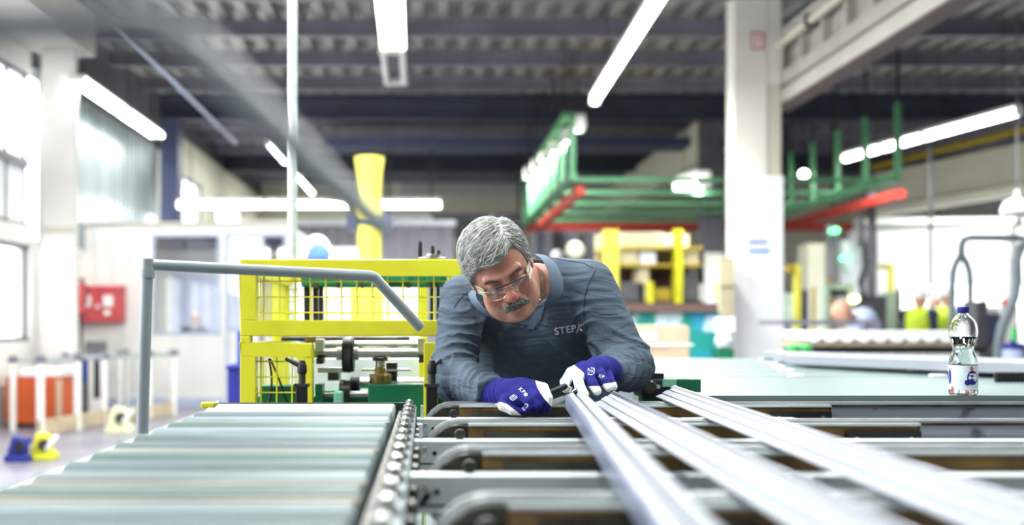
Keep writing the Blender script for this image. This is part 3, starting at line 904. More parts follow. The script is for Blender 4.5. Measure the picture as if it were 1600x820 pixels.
# ================================================================ grey bent rails
t = thing('guard_rail', 'grey bent tube rail standing at the roller conveyor, end cut off over the yellow machine', 'rail', P(222, 672, 2.32))
c0, c1, c2, c3 = P(222, 700, 2.33), P(231, 413, 2.33), P(583, 431, 2.55), P(657, 512, 2.62)
MB().tube([c0, P(224, 620, 2.33), P(229, 470, 2.33), c1 + Vector((0, 0, 0.013))], 0.0135, 16).build('post', M['rail'], t)
MB().tube([c1 + Vector((-0.01, 0, 0))] + arc(c1, c2, c3, 6, 0.035) + [c3], 0.0135, 16).build('handrail', M['rail'], t)
MB().lathe([(0.0155, -0.012), (0.0165, 0), (0.0155, 0.012)], c1 + Vector((0, 0, -0.02)), 'Z', 16).build('weld_collar', M['rail'], t)
MB().bar(P(222, 688, 2.33), Vector((RX0 - 0.04, 2.33, P(0, 688, 2.33).z)), 0.03, 0.03).build('bracket', M['rail'], t)
t = thing('guard_rail', 'blurred grey bent tube close to the lens, sloping down to the yellow pillar', 'rail', P(280, 45, 0.8))
g0, g1, g2 = P(-420, 52, 0.40), P(262, 34, 0.42), P(594, 352, 0.95)
MB().tube([g0] + arc(g0, g1, g2, 8, 0.10) + [g2], 0.0085, 16).build('handrail', M['rail'], t)
gp = g0 + (g1 - g0) * 0.02
MB().tube([(gp.x, gp.y, 0), gp], 0.0085, 12).build('post', M['rail'], t)
p = P(457, 403, 4.35)
t = thing('upright_pipe', 'tall grey galvanised pipe rising behind the yellow machine guard', 'pipe', (p.x, p.y, 0))
MB().tube([(p.x, p.y, 0), (p.x, p.y, RZ - 0.0)], 0.0205, 16).build('pipe', M['alu'], t)
MB().box((p.x - 0.06, p.y - 0.06, 0), (p.x + 0.06, p.y + 0.06, 0.01)).build('foot_plate', M['alu'], t)
# ================================================================ yellow guarded machine
MD = 3.14
def Q(px, py, dd=0.0):
    return P(px, py, MD + dd)


t = thing('roll_machine', 'yellow guarded profiling machine with steel shafts and a green bed', 'machine', (-0.25, MD, 0))
fr = MB()
T = 0.05
S_ = MD / F
def slab(px0, py0, px1, py1, d0=0.0, d1=T):
    a, b = Q(px0, py0), Q(px1, py1)
    return (min(a.x, b.x), MD + d0, min(a.z, b.z)), (max(a.x, b.x), MD + d1, max(a.z, b.z))


XE = 723
g = MB().box(*slab(375, 430, XE, 405)).box(*slab(375, 500, 400, 430)).box(*slab(716, 500, XE, 430)).box(*slab(375, 525, XE, 500))
g.build('upper_guard', M['yellow'], t, bevel=0.003)
gb = MB().box(*slab(375, 557, 488, 536)).box(*slab(375, 536, 391, 525)).box(*slab(375, 900, 399, 557)).box(*slab(464, 900, 488, 557))
gb.build('lower_guard', M['yellow'], t, bevel=0.003)
MB().box(*slab(662, 900, 684, 535)).build('guard_post', M['yellow'], t, bevel=0.003)
MB().box(*slab(700, 440, 721, 430, 0.1, 0.16)).build('inner_rail', M['yellow'], t)
# mesh of the guards: each wire a part
for k in range(14):
    px = 411 + k * 24.3
    if px < 721:
        a, b = Q(px, 430), Q(px, 500)
        MB().tube([(a.x, MD + 0.02, a.z), (a.x, MD + 0.02, b.z)], 0.0024, 6, cap=False).build('guard_wire', M['yellow'], t)
for py in (439, 463.5, 488):
    a, b = Q(400, py), Q(722, py)
    MB().tube([(a.x, MD + 0.025, a.z), (b.x, MD + 0.025, a.z)], 0.0024, 6, cap=False).build('guard_wire', M['yellow'], t)
for px in (406, 431, 455):
    a, b = Q(px, 557), Q(px, 640)
    MB().tube([(a.x, MD + 0.02, a.z), (a.x, MD + 0.02, b.z)], 0.0024, 6, cap=False).build('guard_wire', M['yellow'], t)
for py in (565, 589.5, 614):
    a, b = Q(399, py), Q(464, py)
    MB().tube([(a.x, MD + 0.025, a.z), (b.x, MD + 0.025, a.z)], 0.0024, 6, cap=False).build('guard_wire', M['yellow'], t)
# side guard running back, with its own wires, and the back frame
sx = Q(376, 0).x
for z0_, z1_ in ((Q(0, 430).z, Q(0, 405).z), (Q(0, 525).z, Q(0, 500).z), (Q(0, 555).z, Q(0, 536).z)):
    MB().box((sx, MD + T, z0_), (sx + 0.04, MD + 0.9, z1_)).build('side_bar', M['yellow'], t)
for z0_, z1_ in ((Q(0, 500).z, Q(0, 430).z), (Q(0, 660).z, Q(0, 555).z)):
    for k in range(17):
        y = MD + 0.1 + k * 0.046
        MB().tube([(sx + 0.02, y, z0_), (sx + 0.02, y, z1_)], 0.0022, 5, cap=False).build('side_wire', M['yellow'], t)
yb = MD + 0.9
def R(px, py, d):
    return P(px, py, d)
a, b = R(425, 640, yb), R(450, 430, yb)
MB().box((a.x, yb, 0), (b.x, yb + 0.06, b.z)).build('back_post', M['yellow'], t)
a, b = R(692, 640, yb), R(714, 430, yb)
MB().box((R(655, 0, yb).x, yb, 0), (R(668, 0, yb).x, yb + 0.06, R(0, 432, yb).z)).build('back_post', M['yellow'], t)
MB().box((R(425, 0, yb).x, yb, R(0, 441, yb).z), (R(668, 0, yb).x, yb + 0.05, R(0, 425, yb).z)).build('back_bar', M['yellow'], t)
for k in range(8):
    px = 462 + k * 24
    a, b = R(px, 441, yb), R(px, 500, yb)
    MB().tube([(a.x, yb + 0.02, a.z), (a.x, yb + 0.02, b.z)], 0.0024, 5, cap=False).build('back_wire', M['yellow'], t)
for py in (452, 471, 490):
    a, b = R(450, py, yb), R(655, py, yb)
    MB().tube([(a.x, yb + 0.02, a.z), (b.x, yb + 0.02, a.z)], 0.0024, 5, cap=False).build('back_wire', M['yellow'], t)
# green head beam and black guide columns
d = MD + 0.42
MB().box((R(470, 0, d).x, d, R(0, 448, d).z), (R(705, 0, d).x, d + 0.1, R(0, 428, d).z)).build('head_beam', M['green'], t, bevel=0.006)
MB().box((R(605, 0, d).x, d - 0.03, R(0, 442, d).z), (R(640, 0, d).x, d, R(0, 430, d).z)).build('head_block', M['green'], t, bevel=0.004)
MB().box((R(666, 0, d).x, d - 0.03, R(0, 441, d).z), (R(690, 0, d).x, d, R(0, 430, d).z)).build('head_block', M['green'], t, bevel=0.004)
for k in range(6):
    p = R(494 + k * 36, 446, d)
    MB().lathe([(0.010, -0.012), (0.011, 0.0)], (p.x, d, p.z), 'Y', 6).build('head_bolt', M['dsteel'], t)
for px, w in ((476, 10), (490, 7), (499, 6), (672, 6), (682, 5)):
    a = R(px, 448, d + 0.05)
    MB().box((a.x, d + 0.03, R(0, 512, d).z), (a.x + w * d / F, d + 0.07, a.z)).build('guide_column', M['black'], t)
# shafts
def shaft(name, px0, px1, py, r, mt, dd, n=16):
    a, b = Q(px0, py, dd), Q(px1, py, dd)
    MB().tube([a, Vector((b.x, a.y, a.z))], r, n).build(name, M[mt], t)


shaft('upper_shaft', 505, 655, 538, 0.0135, 'steel', 0.20)
shaft('upper_shaft', 440, 640, 529, 0.008, 'dsteel', 0.30)
shaft('main_shaft', 492, 664, 552, 0.0145, 'steel', 0.10)
shaft('lower_shaft', 498, 640, 616, 0.011, 'steel', 0.12)
shaft('back_shaft', 560, 662, 598, 0.019, 'steel', 0.30)
shaft('shaft_collar', 526, 536, 552, 0.021, 'alu', 0.10)
shaft('shaft_collar', 553, 560, 552, 0.021, 'alu', 0.10)
shaft('work_wheel', 536, 553, 554, 0.056, 'black', 0.10, 32)
shaft('wheel_rim', 540, 549, 554, 0.0585, 'dsteel', 0.10, 32)
shaft('lower_wheel', 531, 547, 612, 0.040, 'dsteel', 0.12, 28)
shaft('lower_wheel', 548, 562, 604, 0.036, 'black', 0.2, 28)
for px0, py0, px1, py1, mt in ((488, 551, 501, 530, 'alu'), (490, 570, 501, 560, 'dsteel'), (652, 552, 664, 528, 'alu'), (654, 568, 664, 560, 'dsteel'), (472, 536, 490, 526, 'rust')):
    MB().box(*slab(px0, py0, px1, py1, 0.07, 0.14)).build('bearing_block', M[mt], t, bevel=0.003)
MB().box(*slab(490, 585, 535, 577, 0.12, 0.16)).build('tie_plate', M['steel'], t)
MB().box(*slab(560, 583, 640, 580, 0.14, 0.2)).build('tie_plate', M['steel'], t)
# green bed, hex bolt, brass ring
MB().box(*slab(380, 700, 688, 625, 0.16, 0.6)).build('bed', M['green'], t, bevel=0.005)
MB().box(*slab(573, 660, 668, 602, 0.06, 0.155)).build('bed_block', M['green'], t, bevel=0.004)
MB().box(*slab(399, 660, 470, 605, 0.08, 0.155)).build('bed_block', M['green'], t, bevel=0.004)
MB().box(*slab(489, 660, 500, 602, 0.06, 0.14)).build('bed_block', M['green'], t)
MB().box(*slab(684, 660, 712, 612, 0.06, 0.14)).build('bed_block', M['green'], t)
p = Q(594, 602, 0.105)
MB().lathe([(0.034, 0.0), (0.036, 0.004), (0.036, 0.034), (0.033, 0.038), (0.018, 0.038), (0.018, 0.058), (0.016, 0.06)], p, 'Z', 28).build('brass_ring', M['brass'], t)
MB().lathe([(0.017, 0.06), (0.015, 0.074), (0.017, 0.076), (0.017, 0.08)], p, 'Z', 24).build('spindle', M['steel'], t)
MB().lathe([(0.023, 0.08), (0.025, 0.083), (0.025, 0.09), (0.022, 0.093)], p, 'Z', 6).build('hex_nut', M['dsteel'], t)
MB().lathe([(0.011, 0.093), (0.011, 0.097)], p, 'Z', 16).build('stud', M['steel'], t)
MB().box(*slab(520, 640, 535, 612, 0.02, 0.055)).build('mint_cap', M['mint'], t, bevel=0.006)
MB().box(*slab(502, 600, 520, 580, 0.2, 0.3)).build('slide', M['dsteel'], t)
MB().box(*slab(600, 600, 618, 570, 0.16, 0.22)).build('slide', M['dsteel'], t)
MB().box((sx + 0.05, MD + 0.95, 0.35), (Q(662, 0).x, MD + 1.0, P(0, 560, MD + 0.95).z)).build('back_plate', M['frost'], t)
MB().box((sx, MD + 0.02, 0), (0.02, MD + 1.0, 0.62)).build('cabinet', M['green'], t)
for c in ((420, 560, 428, 598, 418, 640), (422, 560, 440, 600, 452, 640)):
    MB().tube([Q(c[0], c[1], 0.06)] + arc(Q(c[0], c[1], 0.06), Q(c[2], c[3], 0.05), Q(c[4], c[5], 0.06), 8, 0.8), 0.0035, 8).build('cable', M['black'], t)
# handwheel plate on top of the guard
tp = Q(675, 405).z
MB().box((Q(654, 0).x, MD + 0.005, tp), (Q(697, 0).x, MD + 0.045, tp + 0.008)).build('lock_plate', M['alu'], t, bevel=0.003)
MB().lathe([(0.024, 0.008), (0.026, 0.010), (0.026, 0.016), (0.02, 0.018)], (Q(677, 0).x, MD + 0.025, tp), 'Z', 24).build('plate_boss', M['steel'], t)
for px, r, h in ((656, 0.0075, 0.058), (676, 0.0065, 0.044), (685.5, 0.006, 0.030)):
    MB().lathe([(r * 0.8, 0.008), (r, 0.02), (r, h - 0.004), (r * 0.7, h)], (Q(px, 0).x, MD + 0.02, tp), 'Z', 14).build('black_grip', M['black'], t)


def clamp(px, flip, label):
    d = 2.86
    p = P(px, 640, d)
    s = d / F
    c = thing('clamp_lever', label, 'clamp', (p.x, d, p.z - 0.1), 'black clamp levers before the machine')
    MB().box((p.x - 9 * s, d - 0.016, p.z - 0.12), (p.x + 8 * s, d + 0.016, p.z + 40 * s)).build('clamp_body', M['black'], c, bevel=0.003)
    MB().box((p.x - 12 * s, d - 0.02, p.z + 36 * s), (p.x + 11 * s, d + 0.02, p.z + 41 * s)).build('clamp_plate', M['dsteel'], c)
    MB().lathe([(5.5 * s, 41 * s), (5.5 * s, 58 * s)], (p.x, d, p.z), 'Z', 14).build('clamp_spindle', M['dsteel'], c)
    MB().lathe([(6.5 * s, 56 * s), (7.5 * s, 59 * s), (7.5 * s, 68 * s), (4.5 * s, 77 * s), (0, 78 * s)], (p.x, d, p.z), 'Z', 16).build('lever_hub', M['black'], c)
    e = (p.x - 26 * s, d, p.z + 80 * s) if not flip else (p.x + 14 * s, d + 0.06, p.z + 76 * s)
    MB().tube([(p.x, d, p.z + 67 * s), e], [0.008, 0.005], 10).build('lever_handle', M['black'], c)
    MB().box((p.x - 0.02, d - 0.02, 0), (p.x + 0.02, d + 0.02, p.z - 0.12)).build('stand', M['dsteel'], c)


clamp(472, False, 'black clamp lever in front of the lower yellow guard')
clamp(675, True, 'black clamp lever before the narrow yellow post by the sleeve')

# ================================================================ yellow pillar behind
d = 9.0
p = P(577, 0, d)
t = thing('yellow_pillar', 'tall yellow round pillar with a flared top behind the machine', 'pillar', (p.x, d, 0))
zt = P(0, 246, d).z
MB().lathe([(0.12, 0.0), (0.112, 0.05), (0.108, zt - 0.32), (0.118, zt - 0.14), (0.135, zt - 0.02), (0.135, zt)], (p.x, d, 0), 'Z', 28).build('pillar_tube', M['yellow_far'], t)
MB().lathe([(0.16, 0), (0.16, 0.03)], (p.x, d, 0), 'Z', 28).build('foot_flange', M['yellow_far'], t)
for px in (551, 604):
    MB().cbox((P(px, 0, d).x, d, P(0, 347, d).z), (0.09, 0.14, 0.13)).build('clamp_ear', M['navy'], t)
MB().lathe([(0.118, 0), (0.118, 0.05)], (p.x, d, P(0, 350, d).z), 'Z', 24).build('clamp_ring', M['navy'], t)
MB().box((p.x - 0.16, d - 0.2, P(0, 505, d).z), (p.x + 0.14, d - 0.13, P(0, 440, d).z)).build('control_box', M['yellow_far'], t)
MB().box((p.x - 0.10, d - 0.13, P(0, 480, d).z), (p.x + 0.10, d - 0.09, P(0, 460, d).z)).build('box_bracket', M['navy'], t)
# ================================================================ far left: fire point, rails, cabinets
d = oy
t = thing('fire_cabinet', 'red double fire cabinet with two white stickers on the office wall', 'fire cabinet', (P(165, 0, d).x, d - 0.2, P(0, 504, d).z))
a, b = P(134, 504, d), P(197, 447, d)
MB().box((a.x, d - 0.2, a.z), (b.x, d - 0.001, b.z)).build('body', M['red'], t, bevel=0.006)
for k, (pa, pb) in enumerate(((134, 165), (166.5, 196))):
    MB().box((P(pa, 0, d).x + 0.01, d - 0.215, a.z + 0.015), (P(pb, 0, d).x, d - 0.2, b.z - 0.015)).build('door', M['red'], t, bevel=0.004)
for px in (142, 176):
    MB().box((P(px - 7, 0, d).x, d - 0.219, P(0, 479, d).z), (P(px + 8, 0, d).x, d - 0.2155, P(0, 462, d).z)).build('sticker', M['paper'], t)
for px0, py0, px1, py1 in ((170, 492, 180, 485), (136, 491, 143, 487), (158, 482, 163, 476)):
    MB().box((P(px0, 0, d).x, d - 0.219, P(0, py0, d).z), (P(px1, 0, d).x, d - 0.2155, P(0, py1, d).z)).build('small_sticker', M['paper'], t)
for px in (150, 177):
    MB().box((P(px, 0, d).x, d - 0.03, b.z), (P(px + 1.5, 0, d).x, d - 0.005, P(0, 355, d).z)).build('conduit', M['frost'], t)
p = P(127, 490, d - 0.55)
t = thing('fire_extinguisher', 'dark red fire extinguisher hanging beside the red cabinet', 'fire extinguisher', p)
s = (d - 0.55) / F
MB().lathe([(5 * s, 0), (7 * s, 1 * s), (7 * s, 41 * s), (5 * s, 46 * s), (2 * s, 49 * s), (2 * s, 53 * s)], p, 'Z', 16).build('bottle', M['red'], t)
MB().box((p.x - 4 * s, p.y - 0.02, p.z + 52 * s), (p.x + 5 * s, p.y + 0.02, p.z + 55 * s)).build('trigger', M['black'], t)
MB().tube([(p.x + 2 * s, p.y, p.z + 51 * s), (p.x + 9 * s, p.y - 0.02, p.z + 40 * s), (p.x + 8 * s, p.y, p.z + 15 * s)], 0.012, 8).build('hose', M['black'], t)
MB().box((p.x - 8 * s, p.y + 0.04, p.z - 2 * s), (p.x + 8 * s, p.y + 0.075, p.z + 2 * s)).box((p.x - 5 * s, p.y + 0.065, 0), (p.x - 2 * s, p.y + 0.09, p.z + 20 * s)).box((p.x - 12 * s, p.y - 0.1, 0), (p.x + 8 * s, p.y + 0.16, 0.03)).build('stand', M['dsteel'], t)


def pole_rail(name, label, pts, hgt, r, mt, kick=False):
    c = thing(name, label, 'railing', (pts[0][0], pts[0][1], 0), 'white tube railings on the walkway')
    for x, y in pts:
        MB().tube([(x, y, 0), (x, y, hgt + 0.02)], r, 10).build('post', M[mt], c)
        MB().lathe([(r * 1.5, hgt - 0.02), (r * 1.7, hgt + 0.02), (r, hgt + 0.06)], (x, y, 0), 'Z', 10).build('post_cap', M['purlin'], c)
    MB().tube([(x, y, hgt) for x, y in pts], r * 0.5, 10).build('top_rail', M['frame'], c)
    if kick:
        for (xa, ya), (xb, yb_) in zip(pts, pts[1:]):
            MB().bar((xa, ya - 0.06, 0.09), (xb, yb_ - 0.06, 0.09), 0.03, 0.16).build('kick_board', M['plank'], c)
    return c


xy = lambda px, d: (P(px, 0, d).x, d)
pole_rail('walkway_railing', 'white tube railing with a wooden kick board along the walkway', [xy(63, 10.3), xy(121, 10.9), xy(162, 11.5), xy(232, 12.2), xy(271, 12.7)], 0.78, 0.042, 'white', True)
pole_rail('walkway_railing', 'thin tube railing behind the kick board, starting at the orange cabinet', [xy(20, 10.8), xy(102, 11.9), xy(142, 12.4), xy(187, 12.9), xy(197, 13.5)], 0.76, 0.034, 'white')
d = 11.1
t = thing('orange_cabinet', 'orange cabinet with a white lid behind the railing', 'cabinet', (P(50, 0, d).x, d, 0))
a, b = P(9, 0, d), P(97, 588, d)
MB().box((a.x, d, 0.05), (b.x, d + 0.5, b.z)).build('body', M['orange'], t, bevel=0.01)
MB().box((a.x + 0.02, d + 0.02, 0), (b.x - 0.02, d + 0.48, 0.05)).build('plinth', M['black'], t)
MB().box((P(32, 0, d).x, d - 0.01, b.z), (P(99, 0, d).x, d + 0.5, P(0, 576, d).z)).build('lid', M['paper'], t, bevel=0.01)
MB().box((P(88, 0, d).x, d - 0.012, 0.1), (P(97, 0, d).x, d, b.z - 0.03)).build('side_door', M['card'], t)
d = 13.0
t = thing('blue_trolley', 'blue and grey control trolley by the office wall', 'trolley', (P(140, 0, d).x, d, 0))
MB().box((P(106, 0, d).x, d, 0.08), (P(143, 0, d).x, d + 0.4, P(0, 600, d).z)).build('body', M['winframe'], t, bevel=0.01)
MB().box((P(127, 0, d).x, d + 0.02, P(0, 600, d).z), (P(141, 0, d).x, d + 0.35, P(0, 560, d).z)).build('blue_side', M['blue'], t, bevel=0.01)
MB().box((P(132, 0, d).x, d, P(0, 558, d).z), (P(156, 0, d).x, d + 0.3, P(0, 533, d).z)).build('monitor', M['winframe'], t, bevel=0.01)
MB().box((P(126, 0, d).x, d + 0.02, P(0, 562, d).z), (P(160, 0, d).x, d + 0.34, P(0, 558, d).z)).build('shelf', M['blue'], t)
for px in (113, 136):
    MB().lathe([(0.05, 0), (0.06, 0.01), (0.06, 0.03), (0.05, 0.04)], (P(px, 0, d).x, d + 0.05, 0.06), 'X', 12).build('wheel', M['black'], t)
t = thing('black_bin', 'black and white bin standing before the office wall', 'bin', (P(153, 0, 12.9).x, 12.9, 0))
d = 12.9
MB().lathe([(0.08, 0), (0.10, 0.1), (0.10, 0.2)], (P(153, 0, d).x, d, 0), 'Z', 16).build('white_base', M['paper'], t)
MB().lathe([(0.10, 0.2), (0.10, 0.62), (0.085, 0.66), (0, 0.66)], (P(153, 0, d).x, d, 0), 'Z', 16).build('black_body', M['black'], t)


def floor_pump(name, label, cat, px, d, mts, sc):
    p = P(px, 0, d)
    c = thing(name, label, cat, (p.x, d, 0))
    w = sc
    MB().box((p.x - w * 0.5, d - w * 0.35, 0), (p.x + w * 0.5, d + w * 0.4, w * 0.28)).build('base', mts[0], c, bevel=0.012)
    MB().prism([(-0.42 * w, 0.28 * w), (0.34 * w, 0.28 * w), (0.22 * w, 0.95 * w), (-0.2 * w, 1.05 * w)], lambda u, v, q: (p.x + u, d + q, v), (-w * 0.28, w * 0.3)).build('body', mts[0], c, bevel=0.012)
    MB().lathe([(w * 0.2, -0.02), (w * 0.24, 0), (w * 0.24, 0.05)], (p.x + w * 0.12, d - w * 0.29, w * 0.6), 'Y', 18).build('dark_disc', mts[1], c)
    MB().tube([(p.x + w * 0.2, d - w * 0.3, w * 0.45), (p.x + w * 0.62, d - w * 0.3, w * 0.95)], w * 0.09, 10).build('lever', mts[2], c)
    return c


floor_pump('floor_pump', 'small dark blue motor unit standing on the floor by the white line', 'motor', 30, 8.4, (M['dblue'], M['black'], M['dblue']), 0.21)
floor_pump('floor_pump', 'small yellow motor unit with a white lever beside the blue one', 'motor', 68, 8.5, (M['yellow'], M['dsteel'], M['paper']), 0.22)
floor_pump('floor_pump', 'pale cream motor unit at the kick board, near the grey rail', 'motor', 187, 10.6, (mat('pale_cream', 'f1efc4', 0.5), M['dsteel'], M['line']), 0.27)
d = 6.2
o = MB().box(*[(P(px, 0, d).x, d + dd, z) for px, dd, z in ((355, 0, 0.05), (374, 0.4, P(0, 575, d).z))]).box((P(353, 0, d).x, d - 0.02, 0), (P(376, 0, d).x, d + 0.42, 0.05)).box((P(353, 0, d).x, d - 0.02, P(0, 577, d).z), (P(376, 0, d).x, d + 0.42, P(0, 570, d).z)).build('blue_crate', M['dblue'], bevel=0.01)
tag(o, 'dark blue crate beside the yellow machine guard', 'crate')
MB().box((P(368, 0, d).x, d + 0.05, P(0, 570, d).z), (P(378, 0, d).x, d + 0.3, P(0, 518, d).z)).build('blue_canister', M['blue'], o)

d = 9.6
t = thing('white_cabinet', 'large white cabinet behind the yellow machine, seen through its mesh', 'cabinet', (P(575, 0, d).x, d, 0))
MB().box((P(502, 0, d).x, d, 0.06), (P(665, 0, d).x, d + 0.6, P(0, 436, d).z)).build('body', M['paper'], t, bevel=0.01)
for pa, pb in ((504, 555), (557, 610), (612, 663)):
    MB().box((P(pa, 0, d).x, d - 0.02, 0.1), (P(pb, 0, d).x, d, P(0, 440, d).z)).build('door', M['paper'], t, bevel=0.005)
MB().box((P(506, 0, d).x, d + 0.05, 0), (P(661, 0, d).x, d + 0.55, 0.06)).build('plinth', M['dsteel'], t)
# behind the machine: grey curtain, overhead bins
d = 20.0
t = thing('strip_curtain', 'grey strip curtain hanging behind the yellow pillar', 'curtain', (P(540, 0, d).x, d, 0))
for k in range(13):
    a = P(462 + k * 19, 480, d)
    MB().box((a.x, d + 0.02 * (k % 2), 0.05), (a.x + 0.235, d + 0.02 + 0.02 * (k % 2), P(0, 352, d).z)).build('strip', M['purlin'], t)
MB().box((P(458, 0, d).x, d - 0.03, P(0, 352, d).z), (P(712, 0, d).x, d + 0.07, P(0, 344, d).z)).build('curtain_rail', M['frost'], t)
for px in (458, 710):
    MB().box((P(px, 0, d).x, d + 0.05, 0), (P(px + 3, 0, d).x, d + 0.09, P(0, 344, d).z)).build('rail_post', M['dsteel'], t)
d = 18.5
t = thing('switch_cabinet', 'white topped navy switch cabinet beyond the office', 'cabinet', (P(415, 0, d).x, d, 0))
MB().box((P(380, 0, d).x, d, 0), (P(452, 0, d).x, d + 0.6, P(0, 371, d).z)).build('body', M['navy'], t)
MB().box((P(376, 0, d).x, d - 0.03, P(0, 371, d).z), (P(455, 0, d).x, d + 0.6, P(0, 345, d).z)).build('white_top', M['paper'], t)
for k in range(3):
    MB().box((P(383 + k * 23, 0, d).x, d - 0.02, 0.2), (P(404 + k * 23, 0, d).x, d, P(0, 375, d).z)).build('door', M['blueframe'] if k == 1 else M['navy'], t)
d = 21
t = thing('overhead_bin', 'dark and lilac overhead conveyor housing beyond the crosswise lamps', 'housing', (P(640, 0, d).x, d, P(0, 362, d).z))
MB().box((P(600, 0, d).x, d, P(0, 363, d).z), (P(676, 0, d).x, d + 0.6, P(0, 335, d).z)).build('lilac_box', M['frost'], t)
MB().box((P(676, 0, d).x, d, P(0, 368, d).z), (P(815, 0, d).x, d + 0.6, P(0, 333, d).z)).build('dark_box', M['dim'], t)
for px in (604, 672, 810):
    MB().box((P(px, 0, d).x, d + 0.2, P(0, 335, d).z), (P(px + 4, 0, d).x, d + 0.3, RZ - 0.25)).build('hanger', M['dsteel'], t)
for k, (pa, pb) in enumerate(((398, 420), (437, 451), (515, 560))):
    tube_lamp('tube_lamp', P(pa, 397, 12.5), P(pb, 397, 12.5), 0.045, ['low lamp just above the yellow guard, leftmost of three', 'low short lamp touching the upright grey pipe', 'low lamp between the blue cap and the yellow pillar'][k], 'low lamps on the machines behind', hang=0.0)
    if True:
        mid = P((pa + pb) / 2, 397, 12.5)
        o = MB().box((mid.x - 0.03, 12.47, 0), (mid.x + 0.03, 12.53, mid.z - 0.05)).box((mid.x - 0.2, 12.4, 0), (mid.x + 0.2, 12.6, 0.02)).build('lamp_stand', M['winframe'])
        tag(o, 'grey post carrying the low lamp %s' % ['nearest the office', 'at the upright pipe', 'next to the yellow pillar'][k], 'post', 'posts of the low lamps')

# ================================================================ green and red overhead gantry
gt = thing('overhead_gantry', 'green hanging rack with red rails running under the roof', 'gantry', (4.2, 17, 3.2))
GZ = 3.2
for k in range(7):
    y = 14.0 + k * 1.0
    x = 2.03 - 0.012 * k
    MB().box((x - 0.045, y - 0.04, GZ), (x + 0.045, y + 0.04, 4.12)).build('hanging_post', M['gantry'], gt)
    MB().box((x - 0.012, y - 0.012, 4.12), (x + 0.012, y + 0.012, RZ - 0.2)).build('rod', M['dsteel'], gt)
    x = 6.28
    MB().box((x - 0.035, 13.3 + k * 0.98 - 0.035, 3.1), (x + 0.035, 13.3 + k * 0.98 + 0.035, 4.12)).build('hanging_post', M['gantry'], gt)
    MB().box((x - 0.012, 13.3 + k * 0.98 - 0.012, 4.12), (x + 0.012, 13.3 + k * 0.98 + 0.012, RZ - 0.2)).build('rod', M['dsteel'], gt)
for k in range(5):
    y = 13.9 + k * 1.35
    MB().box((1.95, y - 0.05, GZ - 0.06), (6.33, y + 0.05, GZ + 0.0)).build('cross_beam', M['gantry'], gt)
for x in (1.95, 6.28):
    MB().box((x - 0.05, 13.3, GZ - 0.12), (x + 0.05, 20.0, GZ - 0.02)).build('long_beam', M['gantry'], gt)
MB().box((1.9, 14.0, 4.06), (2.0, 20.2, 4.14)).build('upper_beam', M['gantry'], gt)
MB().box((1.95, 19.9, GZ - 0.17), (8.5, 20.05, GZ - 0.02)).build('red_rail', M['redbeam'], gt)
MB().box((7.02, 14.9, GZ - 0.16), (7.16, 19.9, GZ - 0.03)).build('red_rail', M['redbeam'], gt)
MB().box((2.12, 14.2, GZ - 0.2), (2.24, 19.9, GZ - 0.08)).build('red_rail', M['redbeam'], gt)
for y in (15.0, 17.4, 19.7):
    MB().box((7.07, y, GZ - 0.03), (7.11, y + 0.04, RZ - 0.2)).build('rod', M['dsteel'], gt)

# ================================================================ rack with yellow uprights behind the worker
d = 15.5
rk = thing('storage_rack', 'tall rack with yellow uprights and beige boxes behind the worker', 'rack', (P(1000, 0, d).x, d, 0))
for px, w in ((945, 22), (1055, 12), (1012, 9)):
    a = P(px, 0, d)
    MB().box((a.x, d, 0), (a.x + w * d / F, d + 0.2, P(0, 358 if w > 10 else 440, d).z)).build('upright', M['yellow_far'] if w > 20 else M['yellow'], rk)
for py in (385, 412, 470):
    MB().box((P(945, 0, d).x, d + 0.05, P(0, py + 4, d).z), (P(1100, 0, d).x, d + 0.95, P(0, py, d).z)).build('shelf_beam', M['ochre'] if py < 460 else M['dsteel'], rk)
MB().box((P(945, 0, d).x, d + 0.9, 0), (P(1100, 0, d).x, d + 0.95, P(0, 358, d).z)).build('back_panel', M['beige'], rk)
MB().box((P(968, 0, d).x, d + 0.86, P(0, 466, d).z), (P(1100, 0, d).x, d + 0.9, P(0, 417, d).z)).build('dark_backing', M['brownslab'], rk)
for k, (x0, y0, x1, y1, mt) in enumerate(((968, 412, 1000, 389, 'beige'), (1003, 412, 1028, 392, 'frost'), (1066, 412, 1096, 388, 'beige'), (970, 468, 1010, 440, 'dim'), (1000, 430, 1017, 418, 'beige'), (1020, 468, 1052, 450, 'ochre'), (1068, 468, 1096, 425, 'dim'), (975, 385, 1040, 362, 'beige'), (1043, 385, 1060, 368, 'frost'))):
    o = MB().box((P(x0, 0, d).x, d + 0.12, P(0, {412: 412, 468: 470, 385: 385}.get(y0, 470), d).z), (P(x1, 0, d).x, d + 0.6, P(0, y1, d).z)).build('storage_box', M[mt], bevel=0.01)
    tag(o, ['beige box on the middle shelf next to the thick yellow upright', 'pale box on the middle shelf in the rack centre', 'beige box on the middle shelf beside the grey column', 'dark box on the bottom shelf by the thick yellow upright', 'tall beige box in the bottom shelf centre', 'ochre box on the bottom shelf between two uprights', 'tall dark box on the bottom shelf beside the grey column', 'long beige box on the top shelf', 'pale box on the top shelf at the end of the long one'][k], 'box', 'boxes on the yellow rack') if k != 8 else (tag(o, 'small pale box on the top shelf, at the end of the long one', 'box', 'boxes on the yellow rack'))
d = 17.0
t = thing('dark_machine', 'dark unlit machine tower behind the worker\'s shoulder', 'machine', (P(880, 0, d).x, d, 0))
MB().box((P(838, 0, d).x, d, 0), (P(940, 0, d).x, d + 0.8, P(0, 360, d).z)).build('tower', M['dim'], t)
for k in range(5):
    MB().box((P(842 + k * 20, 0, d).x, d - 0.06, 0.3), (P(854 + k * 20, 0, d).x, d, P(0, 366, d).z)).build('panel', M['black' if k % 2 else 'girder'], t)
